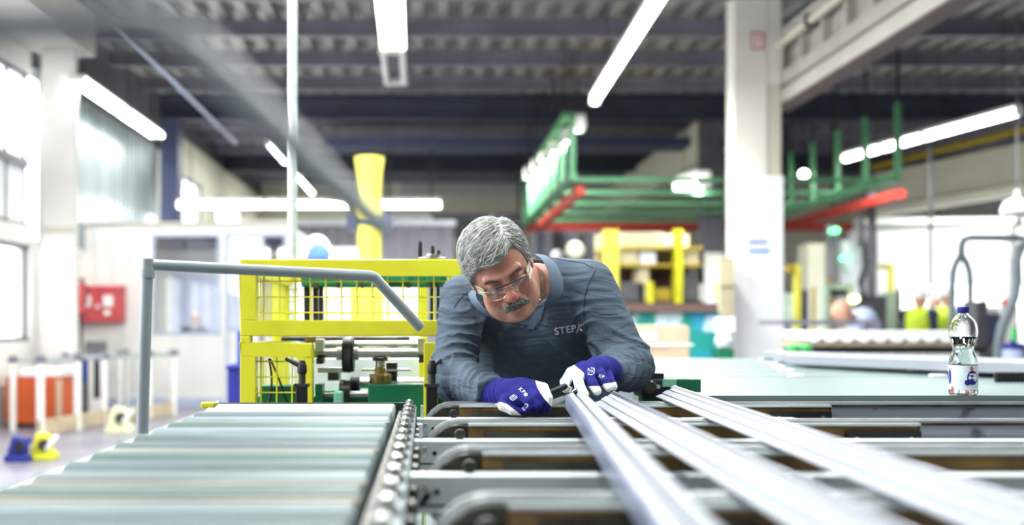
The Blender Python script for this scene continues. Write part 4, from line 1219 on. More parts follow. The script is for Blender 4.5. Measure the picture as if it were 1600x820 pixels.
for px, py, r_, mt in ((897, 392, 0.16, 'cream'), (870, 400, 0.1, 'frost'), (912, 420, 0.12, 'winframe')):
    p = P(px, py, d)
    MB().lathe([(r_ * 0.6, -0.16), (r_, -0.1), (r_, -0.06)], (p.x, d, p.z), 'Y', 16).build('drum', M[mt], t)

# ================================================================ painted skip with cardboard
d = 9.6
mural = mat('mural_paint', '1f8f86', 0.5, color2='2f9cc4', scale=2.2, thresh=(0.45, 0.55))
nt = mural.node_tree
no = nt.nodes.new('ShaderNodeTexNoise')
no.inputs['Scale'].default_value, no.inputs['Detail'].default_value = 3.4, 6
ra = nt.nodes.new('ShaderNodeValToRGB')
ra.color_ramp.elements[0].position, ra.color_ramp.elements[1].position = 0.56, 0.62
tcn = nt.nodes.new('ShaderNodeTexCoord')
nt.links.new(tcn.outputs['Object'], no.inputs['Vector'])
nt.links.new(no.outputs['Fac'], ra.inputs['Fac'])
mx = nt.nodes.new('ShaderNodeMixRGB')
bs_ = nt.nodes['Principled BSDF']
nt.links.new(ra.outputs['Color'], mx.inputs['Fac'])
nt.links.new(bs_.inputs['Base Color'].links[0].from_socket, mx.inputs['Color1'])
mx.inputs['Color2'].default_value = lin('c3d8dc')
nt.links.new(mx.outputs['Color'], bs_.inputs['Base Color'])
t = thing('painted_counter', 'long counter painted with teal blue and white splashes under a brown top', 'counter', (P(1060, 0, d).x, d, 0))
MB().box((P(930, 0, d).x, d, 0), (P(1124, 0, d).x, d + 0.7, P(0, 486, d).z)).build('painted_front', mural, t)
MB().box((P(928, 0, d).x, d - 0.08, P(0, 487, d).z), (P(1118, 0, d).x, d + 0.75, P(0, 474, d).z)).build('brown_top', M['brownslab'], t)
d = 8.3
ca = thing('cardboard_box', 'open cardboard box with white sheets beside the worker\'s sleeve', 'box', (P(1030, 0, d).x, d, 0))
MB().box((P(980, 0, d).x, d, 0.5), (P(1074, 0, d).x, d + 0.4, P(0, 508, d).z)).build('carton', M['card'], ca, bevel=0.008)
MB().box((P(1049, 0, d).x, d - 0.012, 0.5), (P(1076, 0, d).x, d, P(0, 510, d).z)).build('flap', M['card'], ca)
MB().box((P(985, 0, d).x, d - 0.02, P(0, 540, d).z), (P(1083, 0, d).x, d - 0.012, P(0, 537, d).z)).build('white_strip', M['paper'], ca)
MB().box((P(992, 0, d).x, d - 0.018, P(0, 531, d).z), (P(1026, 0, d).x, d - 0.004, P(0, 520, d).z)).build('white_sheet', M['paper'], ca)
MB().box((P(985, 0, d).x, d + 0.02, 0), (P(1070, 0, d).x, d + 0.38, 0.5)).build('pallet_base', M['plank'], ca)
d = 11.5
t = thing('junction_box', 'grey electrical cabinet fixed at the foot of the white column', 'electrical box', (P(1134, 0, d).x, d, P(0, 492, d).z))
MB().box((P(1124, 0, d).x, d, P(0, 494, d).z), (P(1147, 0, d).x, d + 0.48, P(0, 402, d).z)).build('box', M['beige'], t, bevel=0.01)
MB().box((P(1116, 0, d).x, d + 0.02, P(0, 494, d).z), (P(1124, 0, d).x, d + 0.3, P(0, 420, d).z)).build('side_panel', M['frost'], t)
MB().box((P(1117, 0, d).x, d + 0.012, P(0, 470, d).z), (P(1121, 0, d).x, d + 0.02, P(0, 440, d).z)).build('yellow_label', M['yellow_far'], t)
MB().box((P(1126, 0, d).x, d - 0.01, P(0, 449, d).z), (P(1146, 0, d).x, d, P(0, 447, d).z)).build('door_gap', M['dsteel'], t)
MB().box((P(1126, 0, d).x, d + 0.1, 0), (P(1146, 0, d).x, d + 0.46, P(0, 494, d).z)).build('pedestal', M['winframe'], t)
t = thing('white_sack', 'white sack with a green tray hanging against the painted counter', 'sack', (P(1132, 0, 9.2).x, 9.2, 0))
d = 9.2
p = P(1131, 545, d)
MB().lathe([(0.0, 0.0), (0.07, 0.02), (0.085, 0.08), (0.05, 0.15), (0.0, 0.17)], p, 'Z', 14).build('sack', M['frost'], t)
MB().box((P(1118, 0, d).x, d - 0.1, 0), (P(1142, 0, d).x, d + 0.12, P(0, 545, d).z)).build('green_bin', M['green'], t)
MB().box((P(1121, 0, d).x, d - 0.02, P(0, 518, d).z), (P(1147, 0, d).x, d + 0.1, P(0, 495, d).z)).build('white_box', M['paper'], t)
MB().box((P(1142, 0, d).x, d + 0.02, 0), (P(1146, 0, d).x, d + 0.06, P(0, 518, d).z)).build('post', M['frost'], t)

# ================================================================ far right: roller rack, hoses, posts
d = 8.0
t = thing('trough_rack', 'row of white troughs on a dark slotted rack beyond the sorting table', 'rack', (P(1370, 0, d).x, d, 0))
for k in range(10):
    x0, x1 = P(1258 + k * 26, 0, d).x, P(1283 + k * 26, 0, d).x
    w = x1 - x0
    poly = [(0, 0.095), (0, 0.04), (w * 0.2, 0.012), (w * 0.6, 0.0), (w, 0.02), (w, 0.095)]
    z = P(0, 535, d).z
    MB().prism(poly, lambda u, v, q: (x0 + u, d + q, z + v), (0, 0.5)).build('trough', M['paper'], t)
MB().box((P(1250, 0, d).x, d + 0.02, P(0, 541, d).z), (P(1505, 0, d).x, d + 0.5, P(0, 535, d).z)).build('carrier', M['plank'], t)
for k in range(11):
    x0 = P(1270 + k * 25, 0, d).x
    MB().box((x0, d, P(0, 551, d).z), (x0 + 0.112, d + 0.4, P(0, 541.5, d).z)).build('dark_slot', M['black'], t)
MB().box((P(1255, 0, d).x, d + 0.01, P(0, 560, d).z), (P(1530, 0, d).x, d + 0.5, P(0, 551, d).z)).build('lower_beam', M['white'], t)
for px in (1262, 1380, 1490):
    MB().box((P(px, 0, d).x, d + 0.1, 0), (P(px + 12, 0, d).x, d + 0.2, P(0, 560, d).z)).build('leg', M['winframe'], t)
d = 9.0
t = thing('work_bench', 'grey tubular bench in front of the bending worker', 'bench', (P(1290, 0, d).x, d, 0))
MB().box((P(1226, 0, d).x, d, P(0, 507, d).z), (P(1375, 0, d).x, d + 0.7, P(0, 500, d).z)).build('bench_top', M['purlin'], t)
for px in (1229, 1362):
    MB().box((P(px, 0, d).x, d, 0), (P(px + 8, 0, d).x, d + 0.08, P(0, 507, d).z)).build('leg', M['purlin'], t)
for px, mt in ((1240, 'green_plastic'), (1258, 'green_plastic')):
    o = MB().lathe([(0.03, 0), (0.05, 0.01), (0.055, 0.07), (0.03, 0.09)], P(px, 556, 7.6), 'Z', 12).lathe([(0.045, -P(px, 556, 7.6).z), (0.045, 0)], P(px, 556, 7.6), 'Z', 10).build('green_drum', M[mt])
    tag(o, ['green drum by the foot of the white column', 'green drum next to the first white trough'][px > 1250], 'drum')

# posts, frames and lamps of the stations beyond
def post(name, label, cat, px0, px1, py0, py1, d, mt, grp=None):
    c = thing(name, label, cat, (P((px0 + px1) / 2, 0, d).x, d, 0), grp)
    a, b = P(px0, py1, d), P(px1, py0, d)
    MB().box((a.x, d, 0), (b.x, d + (b.x - a.x), b.z)).build('post_tube', M[mt], c)
    MB().box((a.x - 0.06, d - 0.06, 0), (b.x + 0.06, d + (b.x - a.x) + 0.06, 0.02)).build('foot_plate', M['dsteel'], c)
    return c


G2 = 'posts of the stations beyond the troughs'
c = post('yellow_post', 'yellow topped post just past the white column', 'post', 1243, 1252, 413, 520, 15, 'yellow_far', G2)
MB().box((P(1231, 0, 15).x, 15.0, P(0, 425, 15).z), (P(1243, 0, 15).x, 15.1, P(0, 414, 15).z)).build('arm', M['ochre'], c)
c = post('yellow_post', 'yellow post with a bent top before the white partition', 'post', 1390, 1397, 412, 520, 15, 'yellow_far', G2)
MB().box((P(1376, 0, 15).x, 15.0, P(0, 420, 15).z), (P(1390, 0, 15).x, 15.1, P(0, 413, 15).z)).build('arm', M['ochre'], c)
post('yellow_post', 'thin yellow post behind the bending worker', 'post', 1296, 1301, 435, 520, 14, 'ochre', G2)
post('yellow_post', 'thin dark yellow post beside the bending worker\'s head', 'post', 1285, 1290, 445, 520, 13, 'ochre', G2)
post('yellow_post', 'thin dark yellow post between the column and the worker', 'post', 1270, 1274, 448, 520, 14, 'ochre', G2)
post('dark_post', 'dark tall steel post beyond the bending worker', 'post', 1359, 1369, 300, 520, 16, 'dim', G2)
post('grey_post', 'grey tall pipe post under the red rail', 'post', 1293, 1301, 352, 520, 16.5, 'winframe', G2)
post('grey_post', 'thin grey pipe post next to the taller one', 'post', 1306, 1311, 360, 520, 17.1, 'winframe', G2)
post('grey_post', 'pale wide post behind the green lamp', 'post', 1318, 1345, 375, 520, 17, 'frost', G2)
post('grey_post', 'slim dark conduit rising to the roof beside the vested workers', 'post', 1453, 1457, 225, 520, 15, 'dim', G2)
t = thing('machine_portal', 'pale green gate-shaped machine frame behind the bending worker', 'frame', (P(1310, 0, 12.5).x, 12.5, 0))
d = 12.5
for px in (1289, 1326):
    MB().box((P(px, 0, d).x, d, 0), (P(px + 8, 0, d).x, d + 0.15, P(0, 452, d).z)).build('upright', M['palegreen'], t)
MB().box((P(1289, 0, d).x, d, P(0, 452, d).z), (P(1334, 0, d).x, d + 0.15, P(0, 443, d).z)).build('lintel', M['palegreen'], t)
MB().box((P(1297, 0, d).x, d + 0.05, P(0, 462, d).z), (P(1326, 0, d).x, d + 0.12, P(0, 452, d).z)).build('dark_plate', M['girder'], t)
t = thing('dark_station', 'dark station with hanging tools between worker and vests', 'machine', (P(1360, 0, 13.5).x, 13.5, 0))
d = 13.5
MB().box((P(1335, 0, d).x, d, 0), (P(1385, 0, d).x, d + 0.4, P(0, 462, d).z)).build('body', M['dim'], t)
MB().box((P(1340, 0, d).x, d - 0.05, P(0, 500, d).z), (P(1362, 0, d).x, d, P(0, 474, d).z)).build('drawer', M['winframe'], t)
MB().box((P(1384, 0, d).x, d, 0), (P(1402, 0, d).x, d + 0.2, P(0, 456, d).z)).build('pale_side', M['palegreen'], t)
MB().tube([P(1350, 462, d), P(1343, 440, d), P(1352, 415, d), P(1350, 380, d)], 0.035, 8).build('hose', M['dim'], t)
MB().tube([P(1344, 462, d), P(1352, 430, d), P(1360, 400, d)], 0.02, 8).build('hose', M['greypipe'], t)
MB().box((P(1348, 0, d).x, d + 0.1, P(0, 384, d).z), (P(1356, 0, d).x, d + 0.2, P(0, 340, d).z)).build('tool_head', M['winframe'], t)
MB().box((P(1403, 0, d).x, d, 0), (P(1408, 0, d).x, d + 0.05, P(0, 452, d).z)).build('pole', M['dsteel'], t)
for px, py, dd, mt, lab in ((1324, 402, 16.8, 'led_green', 'round green signal lamp on the pale wide post'), (1336, 467, 12.4, 'led_warm', 'round warm lamp on the pale green frame'), (1306, 360, 16.3, 'led_green', 'green signal lamp just below the red rail')):
    p = P(px, py, dd)
    o = MB().lathe([(0.0, -0.06), (0.04, -0.04), (0.05, 0), (0.04, 0.06), (0.03, 0.25)], p, 'Y', 14).build('signal_lamp', M[mt])
    tag(o, lab, 'lamp')
d = 17.5
t = thing('white_board', 'row of pale cabinets and white panels behind the stations', 'cabinet', (P(1270, 0, d).x, d, 0))
for k, (x0, x1, y1, mt) in enumerate(((1226, 1242, 458, 'palegreen'), (1244, 1262, 452, 'navy'), (1263, 1290, 380, 'cream'), (1345, 1372, 356, 'frost'))):
    MB().box((P(x0, 0, d).x, d, 0), (P(x1, 0, d).x, d + 0.5, P(0, y1, d).z)).build('cabinet_unit', M[mt], t)
    MB().box((P(x0 + 2, 0, d).x, d - 0.02, 0.1), (P(x1 - 2, 0, d).x, d, P(0, y1 + 6, d).z)).build('door', M[mt], t)

# extraction pipes and hoses
d = 12.0
t = thing('hose_frame', 'grey forked hose arch standing behind the water bottle', 'pipe frame', (P(1502, 0, d).x, d, 0))
j = P(1502, 398, d)
MB().tube([P(1600, 372, d), P(1515, 371, d), P(1506, 374, d), P(1502, 384, d), j], 0.045, 10).build('arch_pipe', M['greypipe'], t)
for s in (-1, 1):
    MB().tube([j, P(1502 + s * 8, 410, d), P(1502 + s * 13, 425, d), P(1502 + s * 14, 445, d), (P(1502 + s * 14, 0, d).x, d, 0)], 0.04, 10).build('leg_pipe', M['greypipe'], t)
d = 10.5
t = thing('suction_hose', 'grey suction hose curving down at the photo edge', 'hose', (P(1570, 0, d).x, d, 0))
MB().tube([P(1606, 376, d), P(1594, 388, d), P(1588, 405, d), P(1589, 440, d), P(1586, 462, d), P(1576, 488, d), P(1566, 510, d), P(1560, 540, d), (P(1560, 0, d).x, d, 0)], 0.05, 10).build('hose', M['greypipe'], t)
MB().lathe([(0.16, 0), (0.15, 0.5), (0.06, 0.62)], (P(1560, 0, d).x, d, 0), 'Z', 16).build('floor_socket', M['dsteel'], t)
d = 14.0
t = thing('white_duct', 'thick white duct under the cream beam, with a vertical drop', 'duct', (P(1580, 0, d).x, d, 0))
MB().tube([P(1350, 348, 17), P(1592, 346, d)], 0.07, 14).build('duct', M['white'], t)
MB().tube([P(1345, 357, 17), P(1600, 352, d)], 0.025, 8).build('cable_tray', M['winframe'], t)
MB().tube([P(1578, 348, d), (P(1578, 0, d).x, d, 0.0)], 0.085, 14).build('drop', M['white'], t)
MB().tube([P(1352, 348, 16.95), P(1352, 348, 16.95) + Vector((0, 0, 2.0))], 0.02, 6).build('hanger', M['dsteel'], t)
o = MB().lathe([(0.20, 0.0), (0.21, 0.03), (0.16, 0.16), (0.07, 0.20), (0.035, 0.22), (0.03, 0.32)], P(1590, 334, 13.2), 'Z', 20).build('dome_lamp', M['paper'])
MB().tube([P(1590, 334, 13.2) + Vector((0, 0, 0.3)), Vector((P(1590, 334, 13.2).x, 13.2, RZ))], 0.012, 8).build('cord', M['winframe'], o)
tag(o, 'white dome lamp hanging over the white duct', 'lamp')
d = 9.4
t = thing('blue_lid_tub', 'white tub with a blue lid and green cap past the bottle', 'tub', (P(1583, 0, d).x, d, 0))
MB().lathe([(0.085, 0.55), (0.09, 0.57), (0.09, P(0, 545, d).z)], (P(1583, 0, d).x, d, 0), 'Z', 18).build('tub', M['shirtblue'], t)
MB().lathe([(0.097, 0), (0.097, 0.05), (0.03, 0.06), (0.03, 0.08)], (P(1583, 0, d).x, d, P(0, 545, d).z), 'Z', 18).build('blue_lid', M['dblue'], t)
MB().lathe([(0.035, 0), (0.03, 0.09), (0.015, 0.12)], (P(1585, 0, d).x, d, P(0, 531, d).z), 'Z', 12).build('green_cap', M['green_plastic'], t)
MB().box((P(1555, 0, d).x, d - 0.2, 0), (P(1608, 0, d).x, d + 0.25, 0.55)).build('stand', M['dim'], t)
d = 11.0
t = thing('clutter_bench', 'dark cluttered bench with white crates past the bottle', 'bench', (P(1560, 0, d).x, d, 0))
MB().box((P(1500, 0, d).x, d, 0), (P(1640, 0, d).x, d + 0.6, P(0, 540, d).z)).build('bench', M['dim'], t)
for k, (x0, x1, y0, y1, mt) in enumerate(((1520, 1532, 540, 505, 'white'), (1534, 1552, 540, 470, 'dim'), (1553, 1572, 540, 490, 'navy'), (1572, 1600, 540, 478, 'white'), (1500, 1518, 540, 515, 'winframe'))):
    o = MB().box((P(x0, 0, d).x, d + 0.1, P(0, y0, d).z), (P(x1, 0, d).x, d + 0.4, P(0, y1, d).z)).build('crate', M[mt], bevel=0.01)
    tag(o, ['slim white crate on the dark bench', 'tall grey crate on the dark bench', 'navy crate on the dark bench by the hose', 'broad white crate on the dark bench at the frame edge', 'low grey crate on the dark bench behind the bottle'][k], 'crate', 'crates on the cluttered bench')
o = MB().lathe([(0.05, 0), (0.07, 0.02), (0.07, 0.06), (0.03, 0.09), (0, 0.1)], (P(1573, 0, 11.25).x, 11.25, P(0, 478, 11.0).z), 'Z', 14).build('red_cap', M['red'])
tag(o, 'red round cap lying on the broad white crate', 'cap')
# ================================================================ people: smooth distance fields turned into meshes
f32 = np.float32


def snets(Fv, org, h):
    """surface nets: one vertex per cell that the surface crosses"""
    S = Fv < 0
    nx, ny, nz = (s - 1 for s in Fv.shape)
    cnt = np.zeros((nx, ny, nz), np.int8)
    for i in (0, 1):
        for j in (0, 1):
            for k in (0, 1):
                cnt += S[i:i + nx, j:j + ny, k:k + nz]
    act = (cnt > 0) & (cnt < 8)
    idx = np.full((nx, ny, nz), -1, np.int64)
    c = np.argwhere(act)
    idx[act] = np.arange(len(c))
    pos = np.zeros((len(c), 3))
    num = np.zeros(len(c))
    for ax in range(3):
        o1, o2 = [a for a in range(3) if a != ax]
        for u in (0, 1):
            for w in (0, 1):
                e0 = np.zeros(3, int)
                e0[o1], e0[o2] = u, w
                e1 = e0.copy()
                e1[ax] = 1
                a = Fv[tuple((c + e0).T)]
                b = Fv[tuple((c + e1).T)]
                m = (a < 0) != (b < 0)
                t = np.where(m, a / np.where(a - b == 0, 1, a - b), 0)
                q = np.tile(e0.astype(float), (len(c), 1))
                q[:, ax] = t
                pos += q * m[:, None]
                num += m
    v = (c + pos / np.maximum(num, 1)[:, None]) * h + np.array(org)
    faces = []
    for ax in range(3):
        o1, o2 = (ax + 1) % 3, (ax + 2) % 3
        sl0 = [slice(None)] * 3
        sl1 = [slice(None)] * 3
        sl0[ax], sl1[ax] = slice(0, -1), slice(1, None)
        a, b = S[tuple(sl0)], S[tuple(sl1)]
        e = np.argwhere(a != b)
        e = e[(e[:, o1] > 0) & (e[:, o2] > 0) & (e[:, o1] < idx.shape[o1]) & (e[:, o2] < idx.shape[o2])]
        d1 = np.zeros(3, int)
        d1[o1] = 1
        d2 = np.zeros(3, int)
        d2[o2] = 1
        q = np.stack([idx[tuple((e - d1 - d2).T)], idx[tuple((e - d2).T)], idx[tuple(e.T)], idx[tuple((e - d1).T)]], 1)
        flip = ~a[tuple(e.T)]
        q[flip] = q[flip][:, ::-1]
        faces.append(q)
    return v, np.concatenate(faces)


def grid(lo, hi, h):
    ax = [np.arange(lo[i], hi[i] + h, h, dtype=f32) for i in range(3)]
    return np.stack(np.meshgrid(*ax, indexing='ij'), -1)


def smin(a, b, k):
    h = np.clip(0.5 + 0.5 * (b - a) / k, 0, 1)
    return b + (a - b) * h - k * h * (1 - h)


def smax(a, b, k):
    return -smin(-a, -b, k)


def cone(p, a, b, ra, rb):
    a, b = np.array(a, f32), np.array(b, f32)
    ab = b - a
    t = np.clip(((p - a) @ ab) / max(float(ab @ ab), 1e-9), 0, 1)
    d = p - a - t[..., None] * ab
    return np.sqrt((d * d).sum(-1)) - (ra + (rb - ra) * t), t


def ell(p, c, r, R=None):
    q = p - np.array(c, f32)
    if R is not None:
        q = q @ np.array(R, f32)
    r = np.array(r, f32)
    k0 = np.sqrt(((q / r) ** 2).sum(-1))
    k1 = np.sqrt(((q / (r * r)) ** 2).sum(-1))
    return k0 * (k0 - 1) / np.maximum(k1, 1e-6)


def np_obj(name, v, f, mats, parent=None, attrs=None, smooth=True):
    me = bpy.data.meshes.new(name)
    me.vertices.add(len(v))
    me.vertices.foreach_set('co', np.asarray(v, f32).ravel())
    n = f.shape[1]
    me.loops.add(len(f) * n)
    me.loops.foreach_set('vertex_index', f.astype(np.int32).ravel())
    me.polygons.add(len(f))
    me.polygons.foreach_set('loop_start', np.arange(0, len(f) * n, n, dtype=np.int32))
    me.polygons.foreach_set('use_smooth', np.ones(len(f), bool))
    me.update(calc_edges=True)
    for m in mats if isinstance(mats, (list, tuple)) else [mats]:
        me.materials.append(m)
    for k, a in (attrs or {}).items():
        at = me.attributes.new(k, 'FLOAT', 'POINT')
        at.data.foreach_set('value', np.asarray(a, f32))
    o = bpy.data.objects.new(name, me)
    COL.objects.link(o)
    if parent is not None:
        put(o, parent)
    return o


def bvh_of(v, f):
    return BVHTree.FromPolygons([tuple(p) for p in v], [tuple(int(i) for i in q) for q in f])


def mix_attr_mat(base, pairs):
    for a, c, lo, hi in pairs:
        attr_mix(base, a, c, lo, hi)
    return base


SKIN = mat('skin', 'c08a76', 0.42, var=0.07, scale=60, bump=0.12, bscale=420, spec=0.45)
mix_attr_mat(SKIN, [('red', 'a8594e', 0.0, 1.0), ('lip', 'a5505a', 0.0, 1.0), ('dark', '4a3833', 0.0, 1.0)])
SHIRT = mat('shirt_fabric', '505c6a', 0.82, var=0.04, scale=30, bump=0.15, bscale=900, spec=0.25)
_nt = SHIRT.node_tree
_b = _nt.nodes['Principled BSDF']
_old = _b.inputs['Normal'].links[0].from_node
_n = _nt.nodes.new('ShaderNodeTexNoise')
_n.inputs['Scale'].default_value, _n.inputs['Detail'].default_value, _n.inputs['Distortion'].default_value = 13, 2, 0.7
_tc = _nt.nodes.new('ShaderNodeTexCoord')
_mp = _nt.nodes.new('ShaderNodeMapping')
_mp.inputs['Scale'].default_value = (0.55, 1.0, 2.3)
_mp.inputs['Rotation'].default_value = (0, 0.5, 0.3)
_nt.links.new(_tc.outputs['Object'], _mp.inputs['Vector'])
_nt.links.new(_mp.outputs['Vector'], _n.inputs['Vector'])
_bp = _nt.nodes.new('ShaderNodeBump')
_bp.inputs['Strength'].default_value, _bp.inputs['Distance'].default_value = 0.8, 0.016
_nt.links.new(_n.outputs['Fac'], _bp.inputs['Height'])
_nt.links.new(_old.outputs['Normal'], _bp.inputs['Normal'])
_nt.links.new(_bp.outputs['Normal'], _b.inputs['Normal'])
NAVYG = mat('glove_navy', '28277a', 0.85, var=0.08, scale=70, bump=0.3, bscale=700, spec=0.2)
mix_attr_mat(NAVYG, [('leather', 'ecebe8', 0.42, 0.58)])
HAIRM = mat('grey_hair', 'e6e6e3', 0.5, color2='a9a9a6', scale=55, spec=0.4)
HAIRU = mat('grey_hair_base', 'c4c4c0', 0.7, color2='8d8d89', scale=40, bump=0.5, bscale=260, stretch=(3, 1, 1))
attr_mix(HAIRM, 'shade', '86867f', 0.0, 1.0)
STACHE = mat('moustache_hair', 'b5b4b0', 0.5, color2='4b4946', scale=150, spec=0.4)
TROUS = mat('work_trousers', '2a2e3b', 0.8, var=0.08)
SOLE = M['black']

man = thing('person', 'grey-haired man with moustache and safety glasses in a slate shirt, bending over the profiles', 'person', P(845, 640, 3.5))
man.location.z = 0.0

# ---- joints
SR, SL = np.array(P(724, 466, 3.04)), np.array(P(921, 446, 3.06))
ER, EL = np.array(P(709, 590, 2.96)), np.array(P(981, 571, 2.98))
WR, WL = np.array(P(772, 618, 2.74)), np.array(P(948, 585, 2.80))
NB = np.array(P(838, 432, 3.05))
CH = np.array(P(826, 505, 3.16))
BE = np.array(P(846, 610, 3.28))
HP = np.array((0.345, 3.46, 0.92))


def noise1(a, s):
    return np.sin(a * 1.0 + s) + 0.6 * np.sin(a * 2.3 + 1.7 * s + 0.5) + 0.35 * np.sin(a * 4.1 + 2.9 * s)


def torso(p, g=0.0):
    d = ell(p, CH, (0.205 + g, 0.15 + g, 0.185 + g))
    d = smin(d, ell(p, BE, (0.250 + g, 0.175 + g, 0.20 + g)), 0.10)
    d = smin(d, ell(p, np.array(P(880, 462, 3.12)), (0.13 + g, 0.11 + g, 0.09 + g)), 0.06)
    d = smin(d, ell(p, np.array(P(770, 475, 3.12)), (0.12 + g, 0.10 + g, 0.09 + g)), 0.06)
    d = smin(d, cone(p, NB, np.array(P(910, 441, 3.08)), 0.062 + g, 0.066 + g)[0], 0.05)
    d = smin(d, cone(p, NB + np.array((-0.02, 0.02, -0.02)), SR, 0.06 + g, 0.062 + g)[0], 0.05)
    return d


def arms(p, g=0.0, wr=True):
    best = None
    for S0, E0, W0, sd, r in ((SR, ER, WR, 1.0, (0.070, 0.066, 0.064, 0.050)), (SL, EL, WL, 2.3, (0.078, 0.068, 0.068, 0.046))):
        u, tu = cone(p, S0, E0, r[0] + g, r[1] + g)
        l, tl = cone(p, E0, W0, r[2] + g, r[3] + g)
        if wr:
            q = p - E0
            X1 = q @ np.array((23, 11, 17), f32) + sd
            X2 = q @ np.array((-13, 29, 19), f32) + 2 * sd
            wp = 0.9 * np.sin(X1) + 0.8 * np.sin(X2)
            md = 0.55 + 0.45 * np.sin(q @ np.array((19, -14, 24), f32) + 3 * sd + wp)
            sk = (q[..., 0] * (26 if sd < 2 else -30)) + q[..., 1] * 14
            fold = (1 - np.abs(np.sin(tu * 18 + sk * 0.8 + wp * 1.3))) ** 1.6
            u = u - 0.0135 * fold * md * np.clip(tu * 2.2 + 0.15, 0.1, 1) * np.clip((1.25 - tu) * 3, 0, 1)
            fold = (1 - np.abs(np.sin(tl * 19 + q[..., 2] * 18 + q[..., 0] * 10 + wp * 1.1))) ** 1.6
            l = l - 0.0125 * fold * (0.35 + 0.65 * md) * np.clip(tl * 4 + 0.2, 0, 1)
        a = smin(u, l, 0.035)
        best = a if best is None else np.minimum(best, a)
    return best


def legs(p):
    d = ell(p, HP, (0.185, 0.15, 0.16))
    for s in (-1, 1):
        hip = HP + np.array((s * 0.10, 0.02, -0.06))
        kn = np.array((HP[0] + s * 0.13, HP[1] - 0.02, 0.50))
        an = np.array((HP[0] + s * 0.14, HP[1] + 0.06, 0.09))
        d = smin(d, cone(p, hip, kn, 0.095, 0.068)[0], 0.05)
        d = smin(d, cone(p, kn, an, 0.066, 0.048)[0], 0.03)
    return d


# ---- shirt
h = 0.0048
lo, hi = np.array((-0.02, 2.66, 0.84)), np.array((0.72, 3.66, 1.40))
g = grid(lo, hi, h)
D = torso(g)
# soft folds fanning over the chest and belly
q = g - NB.astype(f32)
ang = np.arctan2(q[..., 0], -q[..., 2] + 0.05)
wv = 0.8 * np.sin(g @ np.array((17, 9, 13), f32)) + 0.6 * np.sin(g @ np.array((-11, 21, 27), f32))
D = D - 0.0085 * (1 - np.abs(np.sin(ang * 7 + q[..., 2] * 5 + wv))) ** 1.6 * np.clip(-q[..., 2] * 5, 0, 1)
A = arms(g)
D = smin(D, A, 0.022)
D = smax(D, -(cone(g, NB, np.array(P(806, 452, 2.84)), 0.070, 0.078)[0]), 0.008)           # neck opening
D = smax(D, -(g[..., 2] - 0.875), 0.01)
# open cuffs
for W0, E0 in ((WR, ER), (WL, EL)):
    ax = (W0 - E0) / np.linalg.norm(W0 - E0)
    near = np.linalg.norm(g - W0.astype(f32), axis=-1) < 0.13
    cut = (g - W0.astype(f32)) @ ax.astype(f32) + 0.006
    D = np.where(near, smax(D, cut, 0.006), D)
sv, sf = snets(D, lo, h)
# narrow neighbourhood smoothing keeps the folds and drops the grid steps
shirt = np_obj('shirt', sv, sf, SHIRT, man)
SB = bvh_of(sv, sf)
EYE = Vector((0, 0, H))


def drape(px, py, bv, lift):
    d = (P(px, py, 1.0) - EYE).normalized()
    hit, nrm, _i, _d = bv.ray_cast(EYE, d)
    if hit is None:
        return None
    if nrm.dot(d) > 0:
        nrm = -nrm
    return hit + nrm * lift


def drape_poly(name, poly, bv, mt, parent, lift=0.004, th=0.0035, res=2.0):
    """a piece of cloth or print laid on the surface under an outline given in frame pixels"""
    xs, ys = [p[0] for p in poly], [p[1] for p in poly]
    bmm = bmesh.new()
    vs = [bmm.verts.new((x, y, 0)) for x, y in poly]
    bmm.faces.new(vs)
    for axis, lo_, hi_ in ((0, min(xs), max(xs)), (1, min(ys), max(ys))):
        c = lo_ + res
        while c < hi_ - 0.01:
            co, no = [0, 0, 0], [0, 0, 0]
            co[axis], no[axis] = c, 1
            bmesh.ops.bisect_plane(bmm, geom=bmm.verts[:] + bmm.edges[:] + bmm.faces[:], plane_co=co, plane_no=no)
            c += res
    kill = []
    for v in bmm.verts:
        hh = drape(v.co.x, v.co.y, bv, lift)
        if hh is None:
            kill.append(v)
        else:
            v.co = hh
    bmesh.ops.delete(bmm, geom=kill, context='VERTS')
    me = bpy.data.meshes.new(name)
    bmm.to_mesh(me)
    bmm.free()
    me.materials.append(mt)
    me.polygons.foreach_set('use_smooth', [True] * len(me.polygons))
    o = bpy.data.objects.new(name, me)
    COL.objects.link(o)
    put(o, parent)
    if th:
        s = o.modifiers.new('thickness', 'SOLIDIFY')
        s.thickness, s.offset = th, 0
    return o


def text_polys(body, size=1.0, bold=0.0):
    cu = bpy.data.curves.new('lettering', 'FONT')
    cu.body, cu.size, cu.offset = body, size, bold
    cu.resolution_u = 3
    cu.space_character = 1.12
    ob = bpy.data.objects.new('lettering', cu)
    COL.objects.link(ob)
    dg = bpy.context.evaluated_depsgraph_get()
    me = bpy.data.meshes.new_from_object(ob.evaluated_get(dg))
    vs = [tuple(v.co[:2]) for v in me.vertices]
    fs = [tuple(p.vertices) for p in me.polygons]
    bpy.data.objects.remove(ob)
    bpy.data.meshes.remove(me)
    return vs, fs


def drape_text(name, body, place, bv, mt, parent, lift=0.003, bold=0.0, fit=False):
    vs, fs = text_polys(body, 1.0, bold)
    if fit:
        u0, u1 = min(v[0] for v in vs), max(v[0] for v in vs)
        vs = [((u - u0) / (u1 - u0), v) for u, v in vs]
    pts, ok = [], []
    for u, v in vs:
        hh = drape(*place(u, v), bv, lift)
        ok.append(hh is not None)
        pts.append(hh or Vector((0, 0, 0)))
    q = MB().add(pts, [f for f in fs if all(ok[i] for i in f)])
    return q.build(name, mt, parent)


